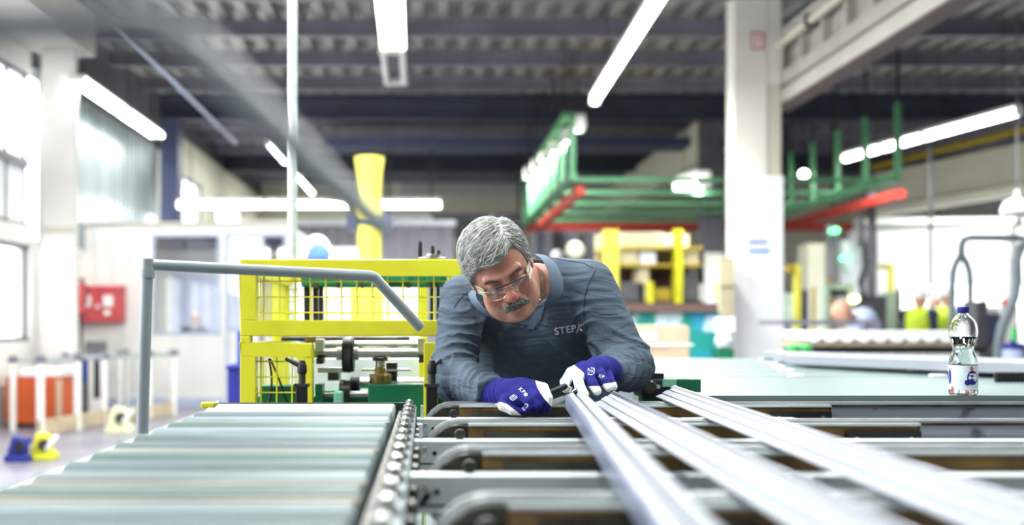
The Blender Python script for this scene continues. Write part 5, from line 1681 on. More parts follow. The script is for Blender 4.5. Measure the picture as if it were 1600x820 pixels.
COLLAR = mat('collar_fabric', '5f6c7c', 0.85, var=0.04, scale=30, bump=0.2, bscale=900, spec=0.2)
SEAM = mat('seam_dark', '2d343e', 0.9, var=0.05)
LOGO = mat('logo_white', 'dcdcea', 0.7, var=0.03)
# placket, seams and lettering
drape_poly('placket', [(836, 486), (851, 478), (846, 497), (834, 515), (824, 514), (829, 500)], SB, COLLAR, man, 0.002, 0.003)
for pts in ([(838, 399), (862, 403), (890, 408), (912, 411), (930, 421)], [(931, 422), (921, 440), (914, 462), (912, 490), (917, 520)], [(745, 452), (728, 458), (716, 470), (708, 484)], [(846, 478), (838, 500), (828, 514)], [(823, 513), (843, 513)]):
    line = []
    for (xa, ya), (xb, yb_) in zip(pts, pts[1:]):
        for k in range(6):
            hh = drape(xa + (xb - xa) * k / 6, ya + (yb_ - ya) * k / 6, SB, 0.0006)
            if hh is not None and (not line or (hh - line[-1]).length < 0.05):
                line.append(hh)
    if len(line) > 3:
        MB().tube(line, 0.0013, 6).build('seam', SEAM, man)


def gl_place(cx, cy, ang, sx, sy):
    ca, sa = math.cos(math.radians(ang)), math.sin(math.radians(ang))
    return lambda u, v: (cx + u * sx * ca + v * sy * sa, cy + u * sx * sa - v * sy * ca)


drape_text('shirt_lettering', 'STEP', gl_place(866.6, 523.0, -10, 34.5, 15.5), SB, LOGO, man, 0.003, 0.02, True)
drape_poly('shirt_lettering', [(899.6, 519.2), (901.4, 518.8), (906.4, 501.6), (904.8, 502.2)], SB, LOGO, man, 0.0035, 0.0, 3.0)
drape_poly('shirt_lettering', [(905.2, 508.6), (907.4, 506.6), (910.2, 506.4), (910.4, 508.4), (908.4, 508.8), (907.4, 510.4), (907.8, 512.6), (910.8, 513.4), (910.6, 515.4), (907.4, 515.2), (905.4, 512.8)], SB, LOGO, man, 0.0035, 0.0, 3.0)

# ---- head, in its own frame: x to the photo's right side, y out of the face, z up
HS = 1.06
pitch, yaw, roll = math.radians(27), math.radians(5), math.radians(-23.5)
B0 = Matrix(((1, 0, 0), (0, -1, 0), (0, 0, 1)))            # face towards the viewer
Rp = Matrix.Rotation(pitch, 3, 'X')
Ry = Matrix.Rotation(-yaw, 3, 'Z')
Rr = Matrix.Rotation(roll, 3, 'Y')
HR = Rr @ Ry @ Rp @ B0
bridge = Vector((0, 0.098, 0.004))
HO = P(790, 440, 2.66) - HR @ (bridge * HS)


def to_world(v):
    return np.asarray(v) @ (np.array(HR).T * HS) + np.array(HO)


def to_head(w):
    return (np.asarray(w) - np.array(HO)) @ np.array(HR) / HS


def head_sdf(p, full=True):
    d = ell(p, (0, -0.008, 0.036), (0.078, 0.100, 0.084))
    d = smin(d, ell(p, (0, 0.030, -0.030), (0.067, 0.066, 0.080)), 0.03)
    d = smin(d, ell(p, (0, 0.030, -0.080), (0.060, 0.056, 0.040)), 0.03)
    d = smin(d, ell(p, (0, 0.078, -0.104), (0.026, 0.020, 0.018)), 0.022)
    d = smin(d, ell(p, (0, 0.030, -0.112), (0.055, 0.050, 0.026)), 0.025)
    for s in (-1, 1):
        d = smin(d, ell(p, (s * 0.043, 0.040, -0.075), (0.026, 0.034, 0.034)), 0.025)
        d = smin(d, ell(p, (s * 0.037, 0.068, -0.036), (0.026, 0.021, 0.022)), 0.018)
        d = smin(d, cone(p, (s * 0.012, 0.094, 0.018), (s * 0.044, 0.082, 0.020), 0.009, 0.008)[0], 0.012)
        d = smax(d, -ell(p, (s * 0.031, 0.102, -0.002), (0.019, 0.017, 0.0125)), 0.012)
        d = smin(d, ell(p, (s * 0.031, 0.0795, -0.001), (0.0165, 0.0145, 0.0125)), 0.004)
        # lower lid bag
        d = smin(d, cone(p, (s * 0.018, 0.0885, -0.0145), (s * 0.044, 0.083, -0.0125), 0.005, 0.0045)[0], 0.006)
    d = smin(d, cone(p, (0, 0.093, 0.010), (0, 0.114, -0.030), 0.0085, 0.0125)[0], 0.010)
    d = smin(d, ell(p, (0, 0.116, -0.036), (0.0155, 0.0145, 0.0125)), 0.008)
    for s in (-1, 1):
        d = smin(d, ell(p, (s * 0.0150, 0.103, -0.041), (0.0095, 0.0125, 0.0095)), 0.006)
        d = smax(d, -ell(p, (s * 0.0075, 0.110, -0.0505), (0.0042, 0.006, 0.0045)), 0.003)
        # fold from nose to mouth corner
        d = smax(d, -cone(p, (s * 0.023, 0.101, -0.040), (s * 0.036, 0.089, -0.072), 0.0022, 0.0022)[0], 0.006)
    d = smin(d, ell(p, (0, 0.091, -0.061), (0.030, 0.014, 0.012)), 0.010)
    d = smin(d, ell(p, (0, 0.0955, -0.0695), (0.021, 0.009, 0.0052)), 0.004)
    d = smin(d, ell(p, (0, 0.0945, -0.0790), (0.019, 0.0095, 0.0058)), 0.004)
    d = smax(d, -cone(p, (-0.024, 0.099, -0.0742), (0.024, 0.099, -0.0742), 0.0022, 0.0022)[0] - 0.0004, 0.003)
    for s in (-1, 1):
        e = ell(p, (s * 0.079, -0.008, -0.010), (0.010, 0.020, 0.032))
        e = smax(e, -ell(p, (s * 0.090, -0.002, -0.006), (0.008, 0.011, 0.018)), 0.004)
        d = smin(d, e, 0.006)
    return d


h = 0.0021
lo, hi = (-0.105, -0.125, -0.20), (0.105, 0.145, 0.135)
g = grid(lo, hi, h)
D = head_sdf(g)
nb = to_head(NB + np.array((-0.01, 0.0, -0.015)))
D = smin(D, cone(g, (0.0, -0.018, -0.055), nb, 0.058, 0.066)[0], 0.02)
D = smin(D, cone(g, (0.0, 0.015, -0.095), nb, 0.046, 0.060)[0], 0.025)
hv, hf = snets(D, lo, h)
x, y, z = hv.T
gs = lambda cx, cy, cz, s: np.exp(-(((x - cx) ** 2 + (y - cy) ** 2 + (z - cz) ** 2) / (2 * s * s)))
lip = np.clip(np.exp(-((x / 0.019) ** 4)) * np.exp(-(((z + 0.0765) / 0.0065) ** 2)) * (y > 0.092), 0, 1) * 0.9
red = np.clip(0.75 * gs(0, 0.116, -0.036, 0.018) + 0.55 * gs(0.040, 0.08, -0.036, 0.02) + 0.55 * gs(-0.040, 0.08, -0.036, 0.02) + 0.45 * gs(0, 0.08, 0.06, 0.035) + 0.4 * gs(0.085, -0.008, -0.01, 0.03), 0, 1)
dark = np.zeros(len(hv))
for s in (-1, 1):
    dark = np.maximum(dark, 0.45 * np.exp(-(((x - s * 0.031) / 0.019) ** 4)) * np.exp(-(((z + 0.013) / 0.006) ** 2)) * (y > 0.06))
# inner body under the clothes, coarser, in the same mesh
hb = 0.014
lo2, hi2 = np.array((-0.03, 2.70, 0.02)), np.array((0.72, 3.72, 1.36))
g2 = grid(lo2, hi2, hb)
D2 = smin(torso(g2, -0.022), arms(g2, -0.022, False), 0.02)
D2 = smin(D2, legs(g2) + 0.012, 0.05)
bv2, bf2 = snets(D2, lo2, hb)
hw = to_world(hv)
zero = np.zeros(len(bv2))
body = np_obj('body', np.concatenate([hw, bv2]), np.concatenate([hf[:, ::-1], bf2 + len(hw)]), SKIN, man,
              dict(red=np.concatenate([red, zero]), lip=np.concatenate([lip, zero]), dark=np.concatenate([dark, zero])))
HB = bvh_of(hv, hf)

# trousers, shoes, belt
g2 = grid((0.02, 3.2, 0.04), (0.68, 3.74, 1.02), 0.012)
D2 = smax(legs(g2), g2[..., 2] - 0.96, 0.01)
D2 = smax(D2, 0.07 - g2[..., 2], 0.01)
v2, f2 = snets(D2, (0.02, 3.2, 0.04), 0.012)
np_obj('trousers', v2, f2, TROUS, man)
for s in (-1, 1):
    c = np.array((HP[0] + s * 0.145, HP[1] + 0.0, 0.05))
    lo2 = c - np.array((0.08, 0.16, 0.0501))
    g2 = grid(lo2, c + np.array((0.08, 0.14, 0.09)), 0.008)
    D2 = smin(ell(g2, c + np.array((0, -0.05, -0.01)), (0.05, 0.09, 0.045)), ell(g2, c + np.array((0, 0.06, 0.0)), (0.042, 0.06, 0.07)), 0.03)
    D2 = smax(D2, 0.004 - g2[..., 2], 0.004)
    v2, f2 = snets(D2, lo2, 0.008)
    np_obj('shoe', v2, f2, SOLE, man)

# ---- eyes: lids nearly closed, looking down
for s in (-1, 1):
    q = MB()
    pts = []
    for k in range(9):
        u = -0.0145 + 0.029 * k / 8
        zz = -0.0062 - 0.0035 * (1 - (u / 0.0145) ** 2)
        hit = HB.ray_cast(Vector((s * 0.031 + u, 0.2, zz)), Vector((0, -1, 0)))[0]
        if hit is not None:
            pts.append(Vector(to_world(hit + Vector((0, 0.0003, 0)))))
    q.tube(pts, [0.0006] + [0.0012] * (len(pts) - 2) + [0.0006], 6)
    q.build('eyelash', SEAM, man)

# ---- hair: cap and combed strands
def hair_line(x, y, z):
    """> 0 where hair grows: the height of the hairline round the head"""
    front = 0.062 + 0.012 * np.clip((x - 0.0) / 0.05, -0.3, 1.0) - 0.020 * np.clip((-x - 0.035) / 0.03, 0, 1)
    side = -0.012
    t = np.clip((y - 0.022) / 0.034, 0, 1)
    lim = side * (1 - t) + front * t
    back = np.clip((-y - 0.01) / 0.03, 0, 1)
    lim = lim * (1 - back) + (-0.075) * back
    return z - lim


hh = 0.003
lo, hi = (-0.11, -0.13, -0.11), (0.11, 0.125, 0.15)
g = grid(lo, hi, hh)
X_, Y_, Z_ = g[..., 0], g[..., 1], g[..., 2]
D = smin(ell(g, (0, -0.008, 0.036), (0.078, 0.100, 0.084)), ell(g, (0, 0.030, -0.030), (0.067, 0.066, 0.080)), 0.03)
D = D - 0.007 - 0.008 * np.clip((Z_ - 0.05) / 0.05, 0, 1) * np.clip((Y_ + 0.08) / 0.1, 0, 1) - 0.0012 * np.sin(Y_ * 160 + X_ * 40) * np.clip(Z_ * 20, 0, 1)
D = smax(D, -hair_line(X_, Y_, Z_) * 0.8, 0.012)
D = smax(D, -ell(g, (0.080, -0.004, -0.012), (0.02, 0.020, 0.036)), 0.004)
D = smax(D, -ell(g, (-0.080, -0.004, -0.012), (0.02, 0.020, 0.036)), 0.004)
cv, cf = snets(D, lo, hh)
hair = np_obj('hair', to_world(cv), cf[:, ::-1], HAIRU, man)
CB = bvh_of(cv, cf)
rng = np.random.default_rng(3)


def strand_mesh(name, roots, flow, length, r, bv, mt, steps=7, lift=0.0015, jit=0.25, curl=0.0):
    vs, fs, sh = [], [], []
    for p in roots:
        tone = rng.uniform(0, 1) ** 2
        p = Vector(p)
        L = length * rng.uniform(0.6, 1.25)
        j = Vector(rng.normal(0, jit, 3))
        lf = lift * rng.uniform(0.3, 2.2)
        pts = []
        d0 = None
        for k in range(steps):
            near, nrm, _i, _d = bv.find_nearest(p)
            if near is None:
                break
            fl = flow(near) + j
            fl = (fl - nrm * fl.dot(nrm))
            if fl.length < 1e-5:
                break
            fl.normalize()
            pts.append((near + nrm * (lf * math.sin(min(1.0, k / (steps - 1) * 1.3) * math.pi * 0.75) - 0.0004), nrm))
            p = near + fl * (L / steps)
        if len(pts) < 3:
            continue
        base = len(vs)
        for k, (c, nrm) in enumerate(pts):
            t = (pts[min(k + 1, len(pts) - 1)][0] - pts[max(k - 1, 0)][0]).normalized()
            s = t.cross(nrm).normalized()
            w = r * (1.0 - 0.75 * k / (len(pts) - 1))
            vs += [c - s * w, c + s * w, c + nrm * w * 1.1]
            sh += [tone] * 3
        for k in range(len(pts) - 1):
            b = base + k * 3
            for i in range(3):
                i2 = (i + 1) % 3
                fs.append((b + i, b + i2, b + 3 + i2, b + 3 + i))
    w = to_world(np.array([tuple(v) for v in vs]))
    return np_obj(name, w, np.array(fs), mt, man, dict(shade=sh))


def hair_flow(p):
    # from a parting over the photo-right temple, forwards and across, then down at the sides and back
    part = Vector((0.035, 0.0, 0.10))
    v = Vector((p.x - 0.075, (p.y + 0.02) * 0.25 + 0.012, -0.03 - 0.35 * max(0, -p.x - 0.03)))
    if p.x > 0.045:
        v = Vector((0.02, -0.05, -0.09))
    if p.y < -0.05:
        v = Vector((-0.02 if p.x < 0 else 0.01, -0.03, -0.1))
    return v.normalized()


tri = cv[cf].mean(1)
sel = tri[(hair_line(tri[:, 0], tri[:, 1], tri[:, 2]) > -0.002) & (np.linalg.norm(tri / np.array((0.078, 0.1, 0.084)) - np.array((0, -0.08, 0.43)), axis=1) > 1.0)]
roots = sel[rng.choice(len(sel), 5200)]
strand_mesh('hair_strands', roots, hair_flow, 0.06, 0.0013, CB, HAIRM, 8, 0.004, 0.16)
stray = sel[rng.choice(len(sel), 130)]
strand_mesh('stray_hair', stray, hair_flow, 0.04, 0.0003, CB, HAIRM, 6, 0.009, 0.5)

# moustache and eyebrows
mr = []
for k in range(1500):
    u = rng.uniform(-1, 1)
    xx = u * 0.031
    zz = -0.0535 - 0.010 * abs(u) ** 1.7 + rng.uniform(-0.0045, 0.003)
    hit = HB.ray_cast(Vector((xx, 0.2, zz)), Vector((0, -1, 0)))[0]
    if hit is not None:
        mr.append(hit)
strand_mesh('moustache', mr, lambda p: Vector((p.x * 16, 0.25, -1.0)), 0.015, 0.00075, HB, STACHE, 5, 0.0065, 0.16)
for s in (-1, 1):
    er = []
    for k in range(260):
        u = rng.uniform(0, 1)
        xx = s * (0.013 + 0.034 * u)
        zz = 0.0125 + 0.006 * math.sin(u * 2.6) + rng.uniform(-0.0025, 0.0025)
        hit = HB.ray_cast(Vector((xx, 0.2, zz)), Vector((0, -1, 0)))[0]
        if hit is not None:
            er.append(hit)
    strand_mesh('eyebrow', er, lambda p: Vector((s * 1.0, 0, 0.25)), 0.010, 0.0005, HB, mat('eyebrow_hair', '7a716b', 0.6, var=0.2), 4, 0.002, 0.25)

# ---- safety glasses
LENS = clear_glass('spectacle_lens', 0.07)
METAL = mat('spectacle_metal', 'b9a88c', 0.25, 0.9, var=0.1)
gl = thing('safety_glasses_part', 'x', 'x')
bpy.data.objects.remove(gl)


def W(x, y, z):
    return Vector(to_world(np.array((x, y, z))))


def lens_outline(s, n=28):
    out = []
    for k in range(n):
        a = 2 * math.pi * k / n
        ca, sa = math.cos(a), math.sin(a)
        rx, rz = 0.0245, 0.0165
        ex = 2.0 / 2.7
        u = rx * math.copysign(abs(ca) ** ex, ca)
        v = rz * math.copysign(abs(sa) ** ex, sa) - 0.002 * (sa < 0) * (1 - abs(ca))
        xx = s * (0.0325 + 0.0) + u
        out.append((xx, 0.1135 - 2.6 * (abs(xx) - 0.010) ** 2 * 3.0, v - 0.012))
    return out


fr_ = None
for s in (-1, 1):
    ol = lens_outline(s)
    pts = [W(*p) for p in ol]
    q = MB().tube(pts + [pts[0], pts[1]], 0.00095, 6, cap=False)
    o = q.build('spectacle_rim', METAL, man)
    c = sum((Vector(p) for p in ol), Vector()) / len(ol)
    back = [W(p[0], p[1] - 0.0012, p[2]) for p in ol]
    n = len(ol)
    q = MB().add(pts + back + [W(*c), W(c.x, c.y - 0.0012, c.z)], [(k, (k + 1) % n, 2 * n) for k in range(n)] + [(n + (k + 1) % n, n + k, 2 * n + 1) for k in range(n)] + [((k + 1) % n, k, n + k, n + (k + 1) % n) for k in range(n)], 0, False)
    q.build('spectacle_lens', LENS, o)
    e = max(ol, key=lambda p: s * p[0] + p[2] * 0.5)
    ear = (s * 0.081, 0.0, 0.004)
    MB().tube([W(*e), W(s * 0.066, e[1] - 0.012, e[2]), W(s * 0.0745, 0.05, 0.0), W(*ear), W(s * 0.083, -0.022, -0.012)], 0.0014, 6).build('spectacle_temple', METAL, man)
    sh_ = [W(s * 0.0585, 0.090, 0.006), W(s * 0.074, 0.052, 0.006), W(s * 0.074, 0.050, -0.020), W(s * 0.0585, 0.088, -0.022)]
    nrm_ = Vector(HR @ Vector((s * 0.0012, 0, 0)))
    MB().hexa([p for p in sh_] + [p + nrm_ for p in sh_]).build('side_shield', mat('shield_plastic', 'f4f2dc', 0.15, var=0.02, trans=0.45, ior=1.3), o)
MB().tube([W(-0.030, 0.112, 0.0062), W(-0.012, 0.1165, 0.0045), W(0.012, 0.1165, 0.0045), W(0.030, 0.112, 0.0062)], [0.0016, 0.0026, 0.0026, 0.0016], 8).build('spectacle_bridge', mat('bridge_dark', '3d3f48', 0.3, 0.5), man)

# necklace at the visible side of the neck
GOLD = mat('gold_chain', 'f0dc9c', 0.35, 0.4, var=0.1)
NKB = bvh_of(hw, hf)
line = []
for k in range(17):
    px = 846 + 2.2 * math.sin(k / 16 * 3.1)
    py = 434 + k * 2.2
    hh_ = drape(px - (k > 10) * (k - 10) * 0.6, py, NKB, 0.0012)
    if hh_ is not None:
        line.append(hh_)
if len(line) > 3:
    MB().tube(line, 0.0016, 6).build('neck_chain', GOLD, man)

# ---- collar leaves
def strip_cloth(name, upper, lower, mt, th=0.004):
    q = MB()
    n = len(upper)
    q.add(list(upper) + list(lower), [(i, i + 1, n + i + 1, n + i) for i in range(n - 1)], 0, True)
    o = q.build(name, mt, man)
    s = o.modifiers.new('thickness', 'SOLIDIFY')
    s.thickness, s.offset = th, 0
    b = o.modifiers.new('soft', 'SUBSURF')
    b.levels = b.render_levels = 2
    return o


up = [P(831, 397, 2.98), P(842, 400, 2.90), P(851, 412, 2.865), P(857, 430, 2.85), P(860, 447, 2.845), P(857, 462, 2.85), P(848, 478, 2.87)]
dn = [P(845, 396, 3.03), P(862, 402, 2.965), P(875, 420, 2.92), P(883, 441, 2.90), P(880, 462, 2.89), P(866, 475, 2.885), P(850, 481, 2.895)]
strip_cloth('collar', up, dn, COLLAR)
up = [P(748, 452, 2.98), P(742, 460, 2.93), P(748, 472, 2.88), P(762, 485, 2.87), P(782, 496, 2.88), P(806, 503, 2.90), P(828, 509, 2.92)]
dn = [P(735, 449, 3.0), P(728, 458, 2.97), P(737, 477, 2.93), P(754, 491, 2.92), P(777, 501, 2.925), P(803, 507, 2.935), P(826, 512, 2.945)]
strip_cloth('collar', up, dn, COLLAR)
o = MB().lathe([(0.0035, -0.001), (0.0042, 0), (0.003, 0.001)], drape(815.5, 509, SB, 0.004) or P(815, 509, 2.95), 'Y', 12).build('button', M['rail'], man)

# ---- gloves
def glove(name, chains, blobs, lo, hi, leather, cuff, h=0.0024, k=0.007, wrk=0.0):
    g = grid(lo, hi, h)
    D = None
    for c, r, R in blobs:
        e = ell(g, np.array(c), r, R)
        D = e if D is None else smin(D, e, 0.016)
    F_ = None
    for pts, rs in chains:
        e = None
        for i in range(len(pts) - 1):
            c = cone(g, np.array(pts[i]), np.array(pts[i + 1]), rs[i], rs[i + 1])[0]
            e = c if e is None else smin(e, c, 0.003)
        F_ = e if F_ is None else smin(F_, e, 0.0016)
    D = smin(D, F_, k)
    a, b, ra, rb = cuff
    c, t = cone(g, np.array(a), np.array(b), ra, rb)
    q = g - np.array(a, f32)
    c = c - 0.0022 * np.sin(t * 26 + q[..., 2] * 60 + q[..., 0] * 40)
    D = smin(D, c, 0.014)
    ax = (np.array(b) - np.array(a)) / np.linalg.norm(np.array(b) - np.array(a))
    cut = -((g - np.array(a, f32)) @ ax.astype(f32)) - 0.004
    D = smax(D, cut, 0.004)
    v, f = snets(D, lo, h)
    o = np_obj(name, v, f, NAVYG, man, dict(leather=leather(v)))
    return o, bvh_of(v, f), v


def pv(px, py, d):
    return np.array(P(px, py, d))


# the photo-left glove: back of the hand up, fingers closed round the tool
rad = 0.0125
hc = pv(814, 613, 2.685)
RL = np.array(Matrix.Rotation(math.radians(-12), 3, 'Y'))
chL = [([pv(833, 602, 2.68), pv(849, 606, 2.645), pv(856, 622, 2.63), pv(855, 640, 2.625)], [0.0150, 0.0140, 0.0130, 0.0105]),
       ([pv(832, 606, 2.66), pv(846, 612, 2.625), pv(850, 628, 2.61), pv(846, 641, 2.62)], [0.0150, 0.0135, 0.0125, 0.0105]),
       ([pv(826, 612, 2.645), pv(838, 620, 2.61), pv(840, 634, 2.60), pv(834, 641, 2.615)], [0.0150, 0.0135, 0.0125, 0.0105]),
       ([pv(815, 618, 2.635), pv(826, 627, 2.605), pv(827, 637, 2.60), pv(822, 641, 2.615)], [0.0140, 0.0125, 0.0115, 0.0100]),
       ([pv(790, 625, 2.65), pv(786, 634, 2.635), pv(800, 641, 2.625), pv(812, 643, 2.62)], [0.0150, 0.0135, 0.0120, 0.0105])]


def leatherL(v):
    px = VX + v[:, 0] * F / v[:, 1]
    py = VY + (H - v[:, 2]) * F / v[:, 1]
    a = px - (838 + 0.33 * (py - 600) + 0.010 * (py - 600) ** 2)          # wrap over the index finger
    th = np.minimum(796 - px + (py - 634) * 1.3, py - (628 + np.abs(px - 782) * 0.25))
    return np.clip(0.5 + np.maximum(a, th) * 0.25, 0, 1)


GLo, GLb, GLv = glove('glove', chL, [(hc, (0.046, 0.034, 0.041), RL), (pv(820, 620, 2.655), (0.040, 0.030, 0.036), RL), (pv(800, 629, 2.66), (0.030, 0.026, 0.022), RL)], pv(745, 655, 2.55) - 0.01, pv(870, 580, 2.86) + 0.01, leatherL, (pv(769, 618, 2.765), pv(796, 616, 2.70), 0.046, 0.043))
PRINT = mat('glove_print', 'd8d8ee', 0.8, var=0.03)


drape_text('glove_print', 'CE', gl_place(822.5, 629.0, 132, 9.5, 8.5), GLb, PRINT, GLo, 0.001, 0.01)
drape_text('glove_print', 'KP', gl_place(810.0, 608.5, 42, 8.5, 8.0), GLb, PRINT, GLo, 0.001, 0.01)
drape_poly('glove_print', [(821.5 + (2.6 + 1.0 * (k % 2)) * math.cos(k * 0.628), 616.5 + (2.3 + 0.9 * (k % 2)) * math.sin(k * 0.628)) for k in range(10)], GLb, PRINT, GLo, 0.001, 0.0, 3.0)


def box_mark(bv, parent, cx, cy, ang, w, hgt, name='glove_pictogram'):
    pl = gl_place(cx, cy, ang, 1, 1)
    q = MB()
    def seg(a, b, t=0.55):
        a, b = Vector(a), Vector(b)
        n = Vector((-(b - a).y, (b - a).x)).normalized() * t
        pts = [drape(*pl(*(a + n)), bv, 0.001), drape(*pl(*(b + n)), bv, 0.001), drape(*pl(*(b - n)), bv, 0.001), drape(*pl(*(a - n)), bv, 0.001)]
        if all(p is not None for p in pts):
            q.add(pts, [(0, 1, 2, 3)])
    x, y = w / 2, hgt / 2
    for a, b in (((-x, -y), (x, -y)), ((x, -y), (x, y)), ((x, y), (-x, y)), ((-x, y), (-x, -y)), ((-x * 0.4, -y * 0.5), (-x * 0.4, y * 0.5)), ((x * 0.1, y * 0.5), (x * 0.5, 0)), ((x * 0.5, 0), (x * 0.1, -y * 0.5)), ((-x, -y - 1.8), (x * 0.6, -y - 1.8)), ((-x * 0.2, y + 1.6), (x, y + 1.6))):
        seg(a, b)
    return q.build(name, PRINT, parent)


box_mark(GLb, GLo, 802.5, 621, 62, 6.5, 7)

# the photo-right glove: reaching down over the end of the narrow profile
chR = [([pv(912, 583, 2.73), pv(902, 588, 2.68), pv(906, 604, 2.645), pv(914, 616, 2.625)], [0.0155, 0.0145, 0.0135, 0.0110]),
       ([pv(924, 578, 2.73), pv(921, 588, 2.675), pv(927, 601, 2.65), pv(933, 611, 2.635)], [0.0155, 0.0145, 0.0135, 0.0115]),
       ([pv(937, 577, 2.74), pv(939, 586, 2.69), pv(945, 597, 2.665), pv(951, 606, 2.65)], [0.0150, 0.0135, 0.0125, 0.0105]),
       ([pv(946, 578, 2.76), pv(951, 588, 2.715), pv(955, 597, 2.69), pv(959, 604, 2.675)], [0.0140, 0.0125, 0.0115, 0.0100]),
       ([pv(912, 572, 2.78), pv(893, 582, 2.745), pv(883, 597, 2.715), pv(884, 608, 2.69)], [0.0160, 0.0155, 0.0140, 0.0110])]


def leatherR(v):
    px = VX + v[:, 0] * F / v[:, 1]
    py = VY + (H - v[:, 2]) * F / v[:, 1]
    a = 0.9 * (912 - px) + (582 - py) * -0.15 - np.clip(582 - py, 0, 40) * 0.95          # thumb and index side
    a = np.maximum(a, 914 + (py - 596) * 0.12 - px + np.where(py > 590, 0, -30))
    tip1 = np.where((px < 941.5), py - (603 + 0.05 * (px - 930) ** 2 * 0.1), -9)
    tip2 = np.where((px >= 941.5), py - (598.5 - (px - 950) * 0.15), -9)
    return np.clip(0.5 + np.maximum(np.maximum(a, tip1), tip2) * 0.28, 0, 1)


R2 = np.array(Matrix.Rotation(math.radians(-8), 3, 'Y'))
GRo, GRb, GRv = glove('glove', chR, [(pv(926, 577, 2.745), (0.043, 0.040, 0.026), R2)], pv(868, 632, 2.58) - 0.01, pv(975, 545, 2.90) + 0.01, leatherR, (pv(949, 581, 2.79), pv(936, 577, 2.755), 0.044, 0.036))
box_mark(GRb, GRo, 923.5, 580, 8, 9, 7)
drape_text('glove_print', 'KP', gl_place(935, 589, 20, 7.0, 7.5), GRb, PRINT, GRo, 0.001, 0.0)

# the tool in the closed hand: dark handle with a blade lying below
t = thing('deburring_tool', 'dark hand tool with a metal tip held by the first glove at the profile end', 'hand tool', P(865, 612, 2.64))
a, b = P(832, 626, 2.66), P(886, 602, 2.655)
MB().tube([a, a.lerp(b, 0.45), a.lerp(b, 0.93), b], [0.0085, 0.0092, 0.0088, 0.006], 12).build('handle', M['prof_dark'], t)
MB().tube([a.lerp(b, 0.40), a.lerp(b, 0.46)], 0.0098, 12).build('handle_ring', M['dsteel'], t)
MB().tube([b, P(893, 606, 2.64), P(890, 614, 2.63)], 0.003, 8).build('hook_tip', M['steel'], t)
MB().bar(P(846, 636, 2.63), P(882, 621, 2.655), 0.006, 0.012).build('blade', M['alu'], t)

# ================================================================ the other people, far off
def far_person(name, label, base, parts, hgt=0.02):
    """parts: list of (name, material, list of (a, b, ra, rb)) in world metres"""
    c = thing(name, label, 'person', base)
    for nm, mt, segs in parts:
        pts = np.array([p for s in segs for p in (s[0], s[1])])
        r = max(max(s[2], s[3]) for s in segs) + 0.03
        lo = pts.min(0) - r
        lo[2] = max(lo[2], -0.02)
        g = grid(lo, pts.max(0) + r, hgt)
        D = None
        for s in segs:
            e = cone(g, s[0], s[1], s[2], s[3])[0]
            D = e if D is None else smin(D, e, 0.05)
        v, f = snets(D, lo, hgt)
        np_obj(nm, v, f, mt, c)
    return c


def stand_parts(x, y, top, skin, shirt, legs_, vest=None, hat=None, face=(0, -1), lean=0.0):
    """a standing figure of total height top"""
    s = top / 1.75
    f = np.array((face[0], face[1], 0.0)) * s
    sd = np.array((-face[1], face[0], 0.0)) * s
    o = np.array((x, y, 0.0))
    up = np.array((0, 0, 1.0)) * s
    hip, chest, neck, hd = o + up * 0.92, o + up * 1.28 + f * lean, o + up * 1.45 + f * lean * 1.5, o + up * 1.62 + f * (0.03 + lean * 1.8)
    sh = [chest + up * 0.12 + sd * 0.19 * k for k in (-1, 1)]
    el = [a - up * 0.30 + sd * 0.03 * k + f * 0.03 for a, k in zip(sh, (-1, 1))]
    wr = [e - up * 0.10 + f * 0.22 for e in el]
    body = [(hd, hd + up * 0.04 + f * 0.0, 0.085 * s, 0.088 * s), (hd - up * 0.06 + f * 0.025, hd, 0.06 * s, 0.08 * s), (hd + f * 0.09 - up * 0.02, hd + f * 0.08, 0.012 * s, 0.012 * s), (neck - up * 0.05, hd, 0.055 * s, 0.055 * s), (hip, chest, 0.12 * s, 0.13 * s)]
    for k in (0, 1):
        body += [(el[k], wr[k], 0.035 * s, 0.03 * s), (wr[k], wr[k] + f * 0.08, 0.035 * s, 0.02 * s)]
    tor = [(hip, chest, 0.15 * s, 0.165 * s), (sh[0], sh[1], 0.075 * s, 0.075 * s)]
    arm = []
    for k in (0, 1):
        arm += [(sh[k], el[k], 0.06 * s, 0.05 * s), (el[k], wr[k], 0.05 * s, 0.04 * s)]
    lg = []
    for k in (-1, 1):
        lg += [(hip + sd * 0.09 * k, o + up * 0.5 + sd * 0.1 * k, 0.09 * s, 0.065 * s), (o + up * 0.5 + sd * 0.1 * k, o + up * 0.08 + sd * 0.1 * k, 0.06 * s, 0.045 * s), (o + up * 0.045 + sd * 0.1 * k, o + up * 0.045 + sd * 0.1 * k + f * 0.14, 0.045, 0.04)]
    out = [('body', skin, body), ('shirt', shirt, tor + arm), ('trousers', legs_, lg)]
    if vest is not None:
        out.append(('vest', vest, [(hip + up * 0.02, chest, 0.165 * s, 0.182 * s), (sh[0] * 0.8 + sh[1] * 0.2, sh[1] * 0.8 + sh[0] * 0.2, 0.09 * s, 0.09 * s)]))
    if hat is not None:
        out.append(('hat', hat, [(hd + up * 0.055, hd + up * 0.085, 0.105 * s, 0.095 * s), (hd + up * 0.05 + f * 0.06, hd + up * 0.045 + f * 0.14, 0.06 * s, 0.02 * s)]))
    return out


def stand(label, px, d, ytop, **kw):
    p = P(px, ytop, d)
    kw.setdefault('skin', M['skin_far'])
    kw.setdefault('legs_', M['navywork'])
    return far_person('person', label, (p.x, d, 0), stand_parts(p.x, d, p.z, **kw))


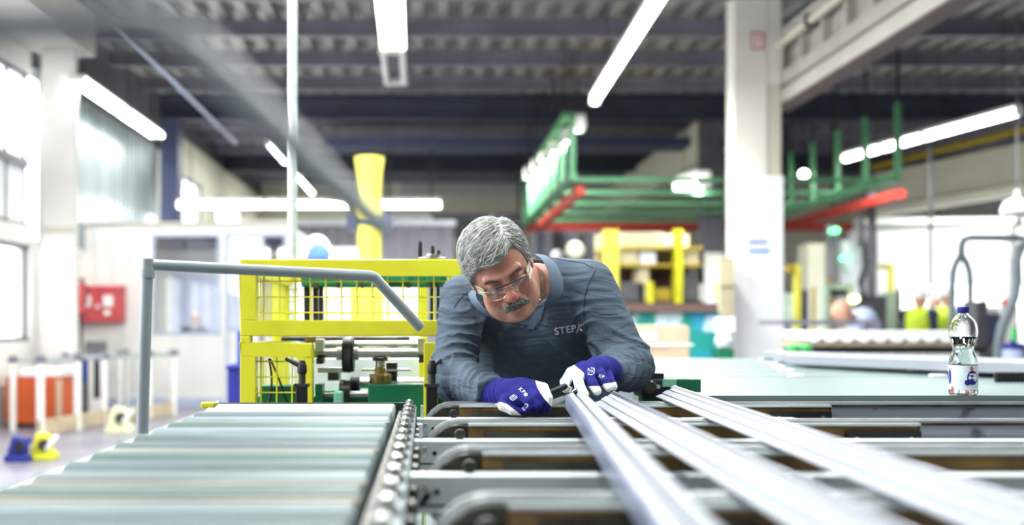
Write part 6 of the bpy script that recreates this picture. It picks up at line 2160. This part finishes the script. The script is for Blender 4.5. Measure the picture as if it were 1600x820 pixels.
stand('person in a yellow hi-vis vest and white hard hat, nearest the bench', 1436, 13.2, 452, shirt=M['navywork'], vest=M['hivis'], hat=M['paper'], face=(0.8, 0.6))
stand('person in a yellow hi-vis vest and white hat behind the water bottle', 1480, 13.6, 450, shirt=M['shirtblue'], vest=M['hivis'], hat=M['paper'], face=(0.9, 0.44))
stand('bareheaded person in a blue shirt between the two vested people', 1461, 14.4, 462, shirt=M['shirtblue'], face=(-0.7, -0.7))
stand('person in a white and blue cap standing behind the yellow machine', 490, 8.0, 377, shirt=M['white'], hat=M['paper'], face=(0.9, -0.44))
p = P(507, 393, 7.92)
pc = bpy.data.objects['person.004'] if 'person.004' in bpy.data.objects else None
MB().lathe([(0.0, 0.10), (0.05, 0.085), (0.085, 0.04), (0.095, -0.03), (0.085, -0.035)], (P(498, 0, 7.9).x, 7.9, P(0, 399, 7.9).z), 'Z', 18).build('cap_panel', M['capblue'], pc)
stand('person seated in the office seen through the window', 305, 15.4, 488, shirt=M['navywork'], legs_=M['navywork'], face=(0.3, -0.95))
# the bending worker at the bench
d = 10.2
hd, bk = np.array(P(1314, 488, d)), np.array(P(1348, 502, d + 0.25))
hip = np.array((P(1368, 0, d + 0.4).x, d + 0.45, 0.92))
o_ = np.array((hip[0], hip[1], 0.0))
w = [('body', M['skin_far'], [(hd, hd + (0.01, 0, 0.035), 0.09, 0.095), (hd + (0.01, -0.03, -0.07), hd, 0.06, 0.08), (hd, bk + (-0.08, 0, 0.0), 0.06, 0.06), (bk, hip, 0.12, 0.12), (np.array(P(1322, 517, d)), np.array(P(1310, 520, d - 0.1)), 0.035, 0.035)]),
     ('shirt', M['shirtblue'], [(bk, hip, 0.15, 0.15), (bk + (-0.03, -0.12, 0.0), np.array(P(1335, 518, d - 0.05)), 0.07, 0.05), (np.array(P(1335, 518, d - 0.05)), np.array(P(1324, 517, d - 0.02)), 0.05, 0.04)]),
     ('trousers', M['dblue'], [(hip + (-0.02, 0, 0.04), hip, 0.155, 0.15)] + [(hip + (0, k * 0.09, 0), o_ + (0, k * 0.1, 0.5), 0.09, 0.065) for k in (-1, 1)] + [(o_ + (0, k * 0.1, 0.5), o_ + (0, k * 0.1, 0.06), 0.062, 0.05) for k in (-1, 1)])]
far_person('person', 'bald worker in a pale blue shirt bending over the grey bench', (hip[0], hip[1], 0), w)
